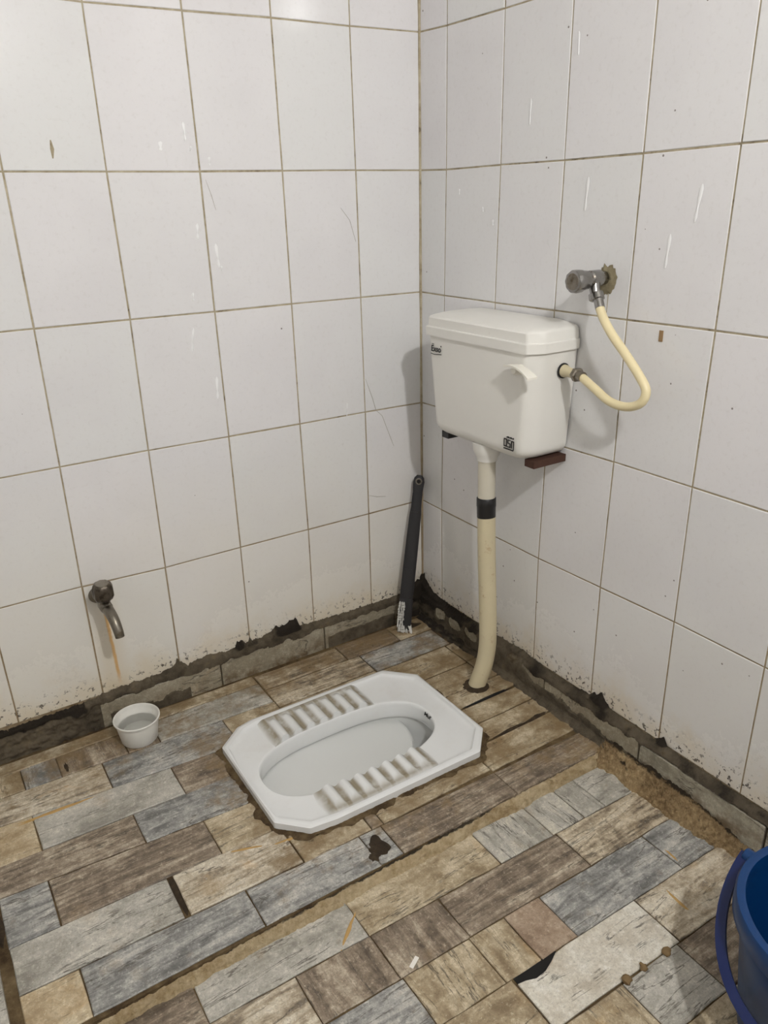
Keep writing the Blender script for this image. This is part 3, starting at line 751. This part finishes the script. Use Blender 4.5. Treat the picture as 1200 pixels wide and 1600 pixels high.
# bowl: undercut, shallow shelf, then the deep outlet at the cistern end
rings = [inset(-0.001, -0.002), inset(-0.008, -0.004), inset(-0.008, -0.012)]
mk('bowl_wall', *loft(rings, False, False), M['porcelain'], pan, smooth=40)
V, F = [], []
nx, ny = 60, 26
for i in range(nx+1):
    for j in range(ny+1):
        s = j/ny*2-1
        yy = OCY + s*(OHW+0.008)
        xe = -0.331 - 0.9*(yy-(OCY+0.065))**2*4.2 if True else 0
        x0 = OCX-OHL-0.006
        xx = x0 + (xe-x0)*i/nx
        z = -0.0115 - 0.010*(i/nx)**2 + 0.006*(abs(s)**3)
        if i == nx: z -= 0.008
        V.append((xx, yy, z))
w = ny+1
F = [(i*w+j, (i+1)*w+j, (i+1)*w+j+1, i*w+j+1) for i in range(nx) for j in range(ny)]
mk('bowl_shelf', V, F, M['porcelain'], pan, smooth=50)
rings = []
for k, z in ((-0.008, -0.011), (-0.004, -0.05), (0.02, -0.075), (0.06, -0.085)):
    rings.append(inset(k, z))
mk('outlet_well', *loft(rings, False, True), M['porcelain'], pan, smooth=40)
# footrests
def open_edge(x, sgn):
    c = max(-1, min(1, (x-OCX)/OHL)); k = abs(c)**(2.9/2); s = math.sqrt(max(0, 1-k*k))
    return OCY + sgn*OHW*(s**(2/2.35))
FX0, FX1 = -0.690, -0.392
def footrest(sgn):
    nx, ny = 224, 30; V = []; A = []
    out = -0.238 if sgn > 0 else -0.622
    for i in range(nx+1):
        x = FX0 + (FX1-FX0)*i/nx
        yi = open_edge(x, sgn) + sgn*0.0010
        for j in range(ny+1):
            t = j/ny                                          # 0 at the bowl, 1 at the outer edge
            y = yi + (out-yi)*t
            edge = smooth01(FX0, FX0+0.022, x)*smooth01(FX1, FX1-0.022, x)
            h = 0.0125*edge*(1-0.22*smooth01(0.45, 0.98, t))
            ph = (x-FX0-0.020)/(FX1-FX0-0.040)*7
            rib = 0.0
            if 0 < ph < 7:
                f = ph-int(ph); rib = max(0, math.sin(math.pi*f))**1.7
            rf = edge*smooth01(0.84, 0.70, t)
            h += 0.0115*(rib-0.5)*rf*(1-0.25*t)
            A.append(edge*max(0.75*smooth01(0.62, 0.9, t), (1-smooth01(0.10, 0.75, rib)))*(1-0.75*smooth01(0.93, 1.0, t)))
            z = TOPZ - 0.0045 + max(0.0, h) + 0.0008*edge
            z -= 0.007*smooth01(0.93, 1.0, t)
            V.append((x, y, z))
        A.append(0.0); V.append((x, yi - sgn*0.0006, TOPZ-0.010))              # lip turned down into the bowl
    w = ny+2
    F = [(i*w+j, (i+1)*w+j, (i+1)*w+j+1, i*w+j+1) for i in range(nx) for j in range(ny)]
    F += [(i*w, (i+1)*w, (i+1)*w+ny+1, i*w+ny+1) for i in range(nx)]
    o = mk('footrest', V, F, M['porcelain'], pan, smooth=60); mesh_attr(o, A)
footrest(1); footrest(-1)
me = place(text_mesh('Mull', 0.017, 0.3, 0.0004), (-0.3085, -0.4345, 0.0285), (0.0, -1, 0), (0.0, 0, 1))
tag(link('maker_lettering', me, M['ink'], pan), 'small black maker mark printed inside the bowl rim')

# ------------------------------------------------------------------ cistern
cis = empty('cistern', (-0.07, -0.393, 0.285+Z0), 'white plastic flushing cistern with domed lid mounted on the tiled wall', 'cistern')
def plan(k, ky=None, cor=0.006):
    """outline seen from above, shrunk by k at the front and ky at the ends"""
    ky = k if ky is None else ky
    pts = [(-0.004, -0.199-ky), (-0.100+k*0.5, -0.199-ky), (-0.141+k, -0.216-ky), (-0.141+k, -0.570+ky), (-0.100+k*0.5, -0.587+ky), (-0.004, -0.587+ky)]
    out = []
    for i, p in enumerate(pts):
        a, b, c = Vector(pts[i-1]), Vector(p), Vector(pts[(i+1) % len(pts)])
        r = 0.001 if i in (0, 5) else cor
        u, w = (a-b).normalized(), (c-b).normalized()
        for q in range(5):
            t = q/4; out.append((b+u*r*(1-t)**2+w*r*t**2)[:])
    return out
def ringz(k, ky, z, cor=0.006, lift=None):
    return [(x, y, z+(lift(x, y) if lift else 0)+Z0) for x, y in plan(k, ky, cor)]
bowed = lambda x, y: 0.016*max(0, abs(y+0.393)/0.194-0.35)**2
R = []
R.append(ringz(0.060, 0.085, 0.2835, 0.01))
for a in range(0, 7):
    q = math.radians(15*a)
    R.append(ringz(0.0135+0.028*(1-math.sin(q)), 0.020+0.040*(1-math.sin(q)), 0.2835+0.032*(1-math.cos(q)), 0.014))
R += [ringz(0.010, 0.014, 0.40, 0.012), ringz(0.006, 0.008, 0.50, 0.010), ringz(0.005, 0.006, 0.534, 0.009)]
mk('tank', *loft(R, True, True), M['plastic'], cis, smooth=38)
R = [ringz(0.004, 0.004, 0.5265), ringz(0.0, 0.0, 0.5275), ringz(-0.0005, -0.0005, 0.5475), ringz(0.001, 0.001, 0.5495), ringz(0.004, 0.004, 0.5498)]
mk('lid_band', *loft(R, True, True), M['plastic'], cis, smooth=38)
crown = lambda s: (lambda x, y: s*(1-((y+0.393)/0.2)**2))
R = [ringz(0.0035, 0.0035, 0.549), ringz(0.0045, 0.0045, 0.568, 0.006, crown(0.002)), ringz(0.0075, 0.0065, 0.5715, 0.005, crown(0.003)),
     ringz(0.020, 0.010, 0.5735, 0.006, crown(0.008)), ringz(0.045, 0.02, 0.5745, 0.008, crown(0.013)), ringz(0.07, 0.06, 0.5755, 0.008, crown(0.014))]
mk('lid', *loft(R, True, True), M['plastic'], cis, smooth=30)
# flush lever
lev = []
for i in range(15):
    t = i/14; y = -0.522 - 0.088*t
    z = 0.5000 + Z0 - 0.013*t*t + 0.006*math.sin(math.pi*t)
    x0, x1 = -0.143-0.002*t, -0.160-0.012*t; h = 0.0020
    lev.append([(x1, y, z-h), (x0, y, z-h), (x0, y, z+h), (x1, y, z+h)])
lv = mk('flush_lever', *loft(lev), M['lever'], cis, smooth=35)
mk('lever_hub', *lathe([(0, 0.011), (0.02, 0.010), (0.024, 0.007)], (-0.133, -0.550, 0.494+Z0), (-1, 0, 0), 24), M['lever'], lv, smooth=40)
# tail under the tank
mk('outlet_collar', *lathe([(0, 0.036), (0.020, 0.034), (0.030, 0.030), (0.040, 0.0255), (0.046, 0.025)], (-0.088, -0.394, 0.290+Z0), (0, 0, -1), 36), M['plastic'], cis, smooth=40)
mk('inlet_washer', *lathe([(0, 0.0165), (0.002, 0.0165), (0.0035, 0.0155)], (-0.042, -0.5805, 0.484+Z0), (-0.04, -1, 0.0), 32), M['rubber'], cis, smooth=40)
mk('inlet_shank', *lathe([(0, 0.0135), (0.006, 0.0135), (0.010, 0.0105), (0.040, 0.010)], (-0.042, -0.5825, 0.484+Z0), (-0.18, -1, 0.0), 28), M['pipe_old'], cis, smooth=40)
# printing
me = place(text_mesh('Exso', 0.0205, 0.12, 0.0003), (-0.1372, -0.2325, 0.4905+Z0), (0.0, -1, 0), (-0.02, 0, 1))
tag(link('brand_lettering', me, M['ink'], cis), 'black brand lettering near the top of the tank front')
dots = [( -0.2375,.5075,.0022,.0022), (-0.2425,.5075,.0022,.0022), (-0.272,.5050,.0030,.0030)]
V, F = [], []
for y, z, a, b in dots:
    v, f = box(-0.1372, -0.1366, y-a/2, y+a/2, z+Z0-b/2, z+Z0+b/2); k = len(V); V += v; F += [tuple(i+k for i in q) for q in f]
und = [(-0.1369, -0.232-0.0415*i/12, 0.4845+Z0-0.0012*math.sin(i/12*math.pi*1.5)) for i in range(13)]
tv, tf = tube(und, lambda t: 0.0009, 8); k = len(V); V += [tuple(p) for p in tv]; F += [tuple(i+k for i in q) for q in tf]
mk('lettering_accents', V, F, M['ink'], cis)
# certification stamp: bracketed S and I strokes with a line of print above and below
st = [(0.000,0.0014,0.003,0.0215),(0.0075,0.0098,0.003,0.0215),(0.0,0.0098,0.003,0.0052),(0.0,0.0098,0.0193,0.0215),
      (0.0125,0.0142,0.0125,0.0205),(0.0125,0.0215,0.0190,0.0207),(0.0125,0.0215,0.0112,0.0130),(0.0198,0.0215,0.0032,0.0130),(0.0115,0.0215,0.0030,0.0048),
      (0.0242,0.0264,0.003,0.0195),(0.0242,0.0330,0.0178,0.0200),(0.0314,0.0330,-0.0005,0.0195)]
V, F = [], []
def stamp(y0, y1, z0, z1):
    global V, F
    v, f = box(-0.1302, -0.1288, -0.4985-y1, -0.4985-y0, 0.3095+Z0+z0, 0.3095+Z0+z1); k = len(V); V += v; F += [tuple(i+k for i in q) for q in f]
for q in st: stamp(*q)
for i in range(8): stamp(0.0085+i*0.0031, 0.0085+i*0.0031+0.0016, 0.0245, 0.0278 if i % 3 else 0.0265)
for i in range(9): stamp(i*0.0036, i*0.0036+0.0027, -0.0028, -0.0002)
tag(mk('certification_mark', V, F, M['ink'], cis), 'square black certification stamp at the lower tank corner')
# brackets under the tank
br = mk('wall_bracket', *boxes((-0.098, 0.0, -0.565, -0.535, 0.268+Z0, 0.2845+Z0)), M['wood'])
tag(br, 'red brown wooden block under the cistern end below the inlet', 'bracket')
br = mk('wall_bracket', *boxes((-0.105, 0.0, -0.262, -0.236, 0.268+Z0, 0.2845+Z0)), M['black_plastic'])
tag(br, 'black block under the cistern end nearest the room corner', 'bracket')

# ------------------------------------------------------------------ flush pipe
fp = empty('flush_pipe', (-0.125, -0.414, PZ), 'yellowed plastic flush pipe running from cistern down to the floor', 'pipe')
mk('upper_pipe', *tube([(-0.088, -0.394, 0.246+Z0), (-0.089, -0.397, 0.135+Z0)], 0.0215, 32), M['pipe_grey'], fp, smooth=40)
mk('tape_wrap', *lathe([(0, 0.0225), (0.002, 0.0240), (0.022, 0.0243), (0.024, 0.0235), (0.050, 0.0232), (0.055, 0.0222)], (-0.089, -0.3965, 0.148+Z0), (-0.01, -0.05, -1), 32), M['tape'], fp, smooth=40)
low = spline([(-0.0895, -0.399, 0.105+Z0), (-0.090, -0.405, 0.0+Z0), (-0.090, -0.412, -0.10+Z0), (-0.0905, -0.419, -0.20+Z0), (-0.092, -0.4205, -0.27+Z0), (-0.100, -0.418, -0.325+Z0), (-0.112, -0.412, -0.370+Z0), (-0.121, -0.4075, -0.402+Z0)], 8)
mk('lower_pipe', *tube(low, 0.0228, 32), M['pipe_old'], fp, smooth=40)
V = []
for k in range(30):
    a = 2*math.pi*k/30
    for r, z in ((0.020, 0.034), (0.029+0.004*fbm(math.cos(a)*3, math.sin(a)*3), 0.0295), (0.036+0.008*fbm(math.cos(a)*4, math.sin(a)*4, 2), 0.0268)):
        V.append((-0.120+r*math.cos(a), -0.413+r*math.sin(a), z))
F = [(k*3+j, ((k+1) % 30)*3+j, ((k+1) % 30)*3+j+1, k*3+j+1) for k in range(30) for j in (0, 1)]
mk('mortar_collar', V, F, M['dark_dirt'], fp, smooth=50)

# ------------------------------------------------------------------ angle valve and hose
VZ = 0.676+Z0
av = empty('angle_valve', (0, -0.640, VZ), 'tarnished chrome angle valve in a broken tile hole above the cistern', 'valve')
V = [(-0.0012, -0.642, VZ)]; n = 34
for q in (0.6, 1.0):
    for k in range(n):
        a = 2*math.pi*k/n; r = (0.025+0.006*fbm(math.cos(a)*3.5, math.sin(a)*3.5, 3.0))*q
        V.append((-0.0062 if q < 1 else -0.0002, -0.645+r*0.9*math.cos(a), VZ-0.004+r*1.25*math.sin(a)))
F = [(0, 1+k, 1+(k+1) % n) for k in range(n)] + [(1+k, 1+n+k, 1+n+(k+1) % n, 1+(k+1) % n) for k in range(n)]
mk('wall_packing', V, F, mat_mortar('packing_mortar', [(96, 84, 60), (134, 124, 98), (158, 148, 122)], 60, 0.9, mould_shade=False), av, smooth=50)
mk('body', *join(lathe([(0, 0.0135), (0.018, 0.0135), (0.020, 0.0165), (0.046, 0.0165), (0.049, 0.014), (0.056, 0.0135)], (0, -0.640, VZ), (-1, 0, 0), 32),
                 lathe([(0, 0.0120), (0.020, 0.0105), (0.030, 0.0105)], (-0.036, -0.643, VZ-0.004), (-0.15, -0.36, -1), 28)), M['chrome'], av, smooth=35)
mk('outlet_nut', *lathe([(0.024, 0.010), (0.026, 0.0140), (0.038, 0.0140), (0.040, 0.010)], (-0.036, -0.643, VZ-0.004), (-0.15, -0.36, -1), 6), M['chrome'], av, smooth=25)
mk('knob', *lathe([(0, 0.014), (0.002, 0.0185), (0.016, 0.0195), (0.018, 0.0215), (0.024, 0.0220), (0.034, 0.0220), (0.0375, 0.0205), (0.0385, 0.018), (0.0375, 0.004), (0.036, 0.001)], (-0.055, -0.640, VZ-0.001), (-1, 0, -0.03), 40, flute=(10, 0.025, 0.019)), M['chrome'], av, smooth=35)
mk('knob_cap', *lathe([(0, 0.0165), (0.0014, 0.0160), (0.002, 0.004), (0.0012, 0.0025)], (-0.0925, -0.640, VZ-0.002), (-1, 0, -0.03), 32), M['steel'], av, smooth=40)
hs = empty('inlet_hose', (-0.06, -0.7, 0.45+Z0), 'cream plastic supply hose looping from the valve to the cistern inlet', 'hose')
hp = spline([(-0.047, -0.667, 0.640+Z0), (-0.054, -0.686, 0.612+Z0), (-0.060, -0.719, 0.580+Z0), (-0.062, -0.757, 0.548+Z0), (-0.064, -0.795, 0.514+Z0), (-0.066, -0.818, 0.487+Z0), (-0.068, -0.811, 0.462+Z0), (-0.068, -0.778, 0.448+Z0), (-0.066, -0.734, 0.450+Z0), (-0.062, -0.688, 0.468+Z0), (-0.056, -0.648, 0.4825+Z0), (-0.052, -0.633, 0.484+Z0)], 12)
mk('tube', *tube(hp, 0.0088, 24), M['hose'], hs, smooth=40)
d0 = (Vector(hp[4])-Vector(hp[0])).normalized(); d1 = (Vector(hp[-1])-Vector(hp[-6])).normalized()
mk('ferrule', *lathe([(0, 0.0125), (0.013, 0.0125), (0.014, 0.0098), (0.032, 0.0096)], Vector(hp[0])-d0*0.012, d0, 28), M['chrome'], hs, smooth=35)
mk('ferrule', *lathe([(0, 0.0102), (0.020, 0.0106), (0.021, 0.0098)], Vector(hp[-1])-d1*0.020, d1, 28), M['steel'], hs, smooth=35)
mk('hose_nut', *lathe([(0, 0.0120), (0.002, 0.0150), (0.013, 0.0150), (0.015, 0.0115)], Vector(hp[-1])-d1*0.004, d1, 6), M['steel'], hs, smooth=25)

# ------------------------------------------------------------------ tap
TX, TZ = -0.956, -0.020+Z0
tp = empty('water_tap', (TX, 0, TZ), 'small grimy metal bib tap low on the tiled wall above the plastic cup', 'tap')
mk('flange', *lathe([(0, 0.021), (0.003, 0.020), (0.006, 0.013)], (TX, 0.0, TZ-0.006), (0, -1, 0), 32), M['steel'], tp, smooth=40)
mk('tap_body', *join(lathe([(0, 0.0115), (0.05, 0.0115), (0.058, 0.015), (0.080, 0.0145), (0.086, 0.010)], (TX, 0, TZ-0.006), (0.02, -1, 0), 28),
                     lathe([(0, 0.0125), (0.022, 0.0115)], (TX+0.0012, -0.068, TZ-0.004), (0, -0.1, 1), 24)), M['steel'], tp, smooth=40)
sp = spline([(TX+0.002, -0.066, TZ-0.008), (TX+0.004, -0.092, TZ-0.012), (TX+0.007, -0.114, TZ-0.026), (TX+0.009, -0.126, TZ-0.046), (TX+0.010, -0.130, TZ-0.062)], 8)
mk('spout', *tube(sp, lambda t: 0.0135-0.003*t, 24), M['steel'], tp, smooth=40)
mk('tap_knob', *lathe([(0, 0.013), (0.005, 0.0195), (0.014, 0.0232), (0.034, 0.0226), (0.043, 0.0196), (0.0455, 0.0165), (0.045, 0.004)], (TX+0.0012, -0.070, TZ+0.010), (0.0, -0.12, 1), 40, flute=(9, 0.05, 0.016)), M['knob'], tp, smooth=40)
mk('knob_top', *lathe([(0, 0.0155), (0.0012, 0.0150), (0.0016, 0.004)], (TX+0.0012, -0.0754, TZ+0.0550), (0.0, -0.12, 1), 32), M['steel'], tp, smooth=40)

# ------------------------------------------------------------------ cup of water
CX, CY = -0.937, -0.107
cup = empty('plastic_cup', (CX, CY, PZ), 'small round white plastic tub of water standing on the marble floor', 'cup')
cz = PZ + 0.0005
mk('cup_body', *lathe([(0, 0.030), (0.0, 0.041), (0.003, 0.0435), (0.050, 0.0505), (0.056, 0.0515), (0.058, 0.0545), (0.060, 0.0555), (0.063, 0.0555), (0.064, 0.054), (0.0635, 0.0525), (0.057, 0.0505), (0.052, 0.0495), (0.049, 0.0475), (0.004, 0.041), (0.002, 0.038)], (CX, CY, cz), (0, 0, 1), 64), M['cup'], cup, smooth=40)
mk('water', *lathe([(0.003, 0.0420), (0.040, 0.0475)], (CX, CY, cz), (0, 0, 1), 64), M['water'], cup)

# ------------------------------------------------------------------ brush leaning in the corner
b0, b1 = Vector((-0.116, -0.062, PZ+0.028)), Vector((-0.0275, -0.026, 0.088+Z0))
br = empty('toilet_brush', (-0.119, -0.064, PZ), 'long black plastic scrubbing brush with white bristles leaning in the corner', 'brush')
bd = (b1-b0); bl = bd.length; bd.normalize()
view = Vector((-1.24, -1.74, 0.0))-Vector((-0.1, -0.05, 0.0))
bn = Vector((-0.62, -0.78, 0.1)); bn = (bn-bd*bn.dot(bd)).normalized(); bs = bd.cross(bn).normalized()
def flat(prof, th0, th1):
    R = []
    for s, w, cen in prof:
        c = b0 + bd*s + bs*cen
        R.append([c-bs*w*0.5+bn*th0, c-bs*w*0.30+bn*th1, c+bs*w*0.30+bn*th1, c+bs*w*0.5+bn*th0, c+bs*w*0.5-bn*th0, c-bs*w*0.5-bn*th0])
    return R
prof = [(0.0, 0.034, 0), (0.03, 0.038, 0), (0.10, 0.040, 0), (0.18, 0.039, 0), (0.27, 0.037, 0), (0.34, 0.034, 0), (0.36, 0.030, 0), (0.40, 0.029, 0), (bl-0.05, 0.028, 0), (bl-0.035, 0.031, 0), (bl-0.02, 0.033, 0), (bl-0.008, 0.028, 0), (bl, 0.014, 0)]
mk('handle', *loft(flat(prof, 0.005, 0.009)), M['black_plastic'], br, smooth=40)
for s in (0.17, 0.345):
    c = b0+bd*s
    V = [c+bs*a+bd*q+bn*h for q in (-0.0012, 0.0012) for a in (-0.014, 0.008) for h in (0.0086, 0.0102)]
    mk('grip_rib', V, [(0, 2, 3, 1), (4, 5, 7, 6), (0, 1, 5, 4), (2, 6, 7, 3), (1, 3, 7, 5), (0, 4, 6, 2)], M['black_plastic'], br)
c = b0+bd*(bl-0.017)
mk('hanging_eye', *lathe([(0, 0.010), (0.002, 0.0095), (0.0021, 0.0065), (0.0005, 0.006)], c+bn*0.0085, bn, 24), M['steel'], br, smooth=40)
head = [(-0.020, 0.030, 0.004), (0.0, 0.040, 0.003), (0.07, 0.041, 0.0), (0.078, 0.036, 0)]
mk('brush_head', *loft(flat(head, 0.008, 0.011)), M['black_plastic'], br, smooth=40)
V, F = [], []
random.seed(3)
for r in range(11):
    for q in range(3):
        base = b0 + bd*(0.066-0.0082*r) - bs*(0.004+0.0065*q) + bn*0.0095
        if r >= 9: base = base + bs*0.006
        for h in range(4):
            dd = (bn*1.0 - bd*(0.35+0.5*(r > 7)) + Vector((uni(-.25, .25), uni(-.25, .25), uni(-.2, .2)))).normalized()
            v, f = lathe([(0, 0.0021), (0.010, 0.0019), (0.0125, 0.0012)], base+Vector((uni(-.0012, .0012), uni(-.0012, .0012), uni(-.0012, .0012))), dd, 6)
            k = len(V); V += [tuple(p) for p in v]; F += [tuple(i+k for i in t) for t in f]
for r in range(40):                                       # splayed tip tuft
    base = b0 - bd*0.006 + bs*uni(-0.018, 0.022) + bn*uni(-0.004, 0.010)
    tip = Vector((base.x+uni(-.008, .008), base.y+uni(-.014, .004), PZ+0.001))
    d = tip-base; v, f = lathe([(0, 0.0022), (d.length*0.7, 0.0018), (d.length, 0.0009)], base, d, 6)
    k = len(V); V += [tuple(p) for p in v]; F += [tuple(i+k for i in t) for t in f]
tag(mk('bristles', V, F, M['bristle'], br), 'short stiff white bristles', kind='stuff')

# ------------------------------------------------------------------ bucket
BX, BY = -0.265, -1.427
bk = empty('bucket', (BX, BY, 0), 'dark blue plastic bucket with its bail handle hanging down one side', 'bucket')
mk('bucket_body', *lathe([(0.001, 0.09), (0.0, 0.112), (0.004, 0.116), (0.235, 0.143), (0.236, 0.1385), (0.008, 0.111), (0.006, 0.09)], (BX, BY, 0.002), (0, 0, 1), 72), M['blue'], bk, smooth=40)
mk('bucket_rim', *lathe([(0.228, 0.144), (0.226, 0.151), (0.232, 0.1535), (0.258, 0.1535), (0.263, 0.151), (0.2645, 0.145), (0.262, 0.139), (0.254, 0.1375), (0.236, 0.1375)], (BX, BY, 0), (0, 0, 1), 72, False, False), M['blue'], bk, smooth=40)
a = math.radians(35); dn = Vector((-math.cos(a), 0, -math.sin(a)))
path = [Vector((BX, BY, 0.252)) + Vector((0, 1, 0))*(0.163*math.cos(math.pi*i/40)) + dn*(0.20*math.sin(math.pi*i/40)) for i in range(41)]
R = []
nrm = dn.cross(Vector((0, 1, 0))).normalized()
for i, p in enumerate(path):
    t = (path[min(i+1, 40)]-path[max(i-1, 0)]).normalized(); s = t.cross(nrm).normalized()
    w, h = 0.0075, 0.0035
    R.append([p+s*w-nrm*h, p+s*w+nrm*h*1.5, p+s*w*0.6+nrm*h*1.5, p+s*w*0.5+nrm*h*0.3, p-s*w*0.5+nrm*h*0.3, p-s*w*0.6+nrm*h*1.5, p-s*w+nrm*h*1.5, p-s*w-nrm*h])
mk('bail_handle', *loft(R), M['navy'], bk, smooth=35)
for sg in (1, -1):
    mk('handle_lug', *lathe([(0, 0.012), (0.014, 0.011), (0.016, 0.008)], (BX, BY+sg*0.150, 0.250), (0, sg, 0), 20), M['blue'], bk, smooth=40)

# ------------------------------------------------------------------ litter
def pebble(x, y, r, seed, label):
    bm = bmesh.new(); bmesh.ops.create_icosphere(bm, subdivisions=2, radius=r)
    for v in bm.verts:
        v.co *= 1+0.5*fbm(v.co.x/r*0.9+seed, v.co.y/r*0.9, v.co.z/r*0.9); v.co.z *= 0.7
    me = bpy.data.meshes.new('pebble'); bm.to_mesh(me); bm.free()
    o = link('pebble', me, M['pebble'], None, 60); o.location = (x, y, -min(v.co.z for v in me.vertices)-0.001)
    tag(o, label, 'pebble', 'pebbles by the bucket')
pebble(-0.331, -1.197, 0.0085, 1, 'rounded brown pebble nearest the blue bucket')
pebble(-0.389, -1.193, 0.0070, 2, 'small brown pebble between two others on the floor joint')
pebble(-0.430, -1.192, 0.0085, 3, 'pale brown pebble farthest from the blue bucket')
sc = mk('paper_scrap', *boxes((-0.0038, 0.0038, -0.012, 0.012, 0, 0.0012)), M['paper'])
sc.location = (-0.7105, -0.9625, 0.0015); sc.rotation_euler = (0, 0, math.radians(-62))
tag(sc, 'tiny white paper scrap lying on a brown marble strip', 'scrap')

# ------------------------------------------------------------------ lamp
lp = empty('light_bulb', (BULB.x, YF, BULB.z), 'lit round bulb in a holder on the plain wall', 'lamp')
ax = Vector((0.0, 0.72, -0.69)).normalized(); b0 = BULB-ax*0.082
mk('back_plate', *lathe([(0, 0.045), (0.012, 0.044), (0.02, 0.03)], (BULB.x, YF, b0.z+0.03), (0, 1, 0), 32), M['lever'], lp, smooth=40)
mk('holder', *join(tube([(BULB.x, YF+0.005, b0.z+0.03), b0-ax*0.03, b0], 0.019, 24), lathe([(-0.02, 0.021), (0.004, 0.021)], b0, ax, 32)), M['lever'], lp, smooth=40)
mk('bulb_base', *lathe([(0, 0.016), (0.012, 0.018), (0.05, 0.044), (0.062, 0.047)], b0, ax, 32), M['lever'], lp, smooth=40)
prof = [(0.062, 0.0465)] + [(0.062+0.040*math.sin(t), 0.0465*math.cos(t)) for t in [math.radians(90*i/10) for i in range(1, 10)]] + [(0.1021, 0.001)]
mk('bulb_globe', *lathe(prof, b0, ax, 32), M['bulb'], lp, smooth=60)
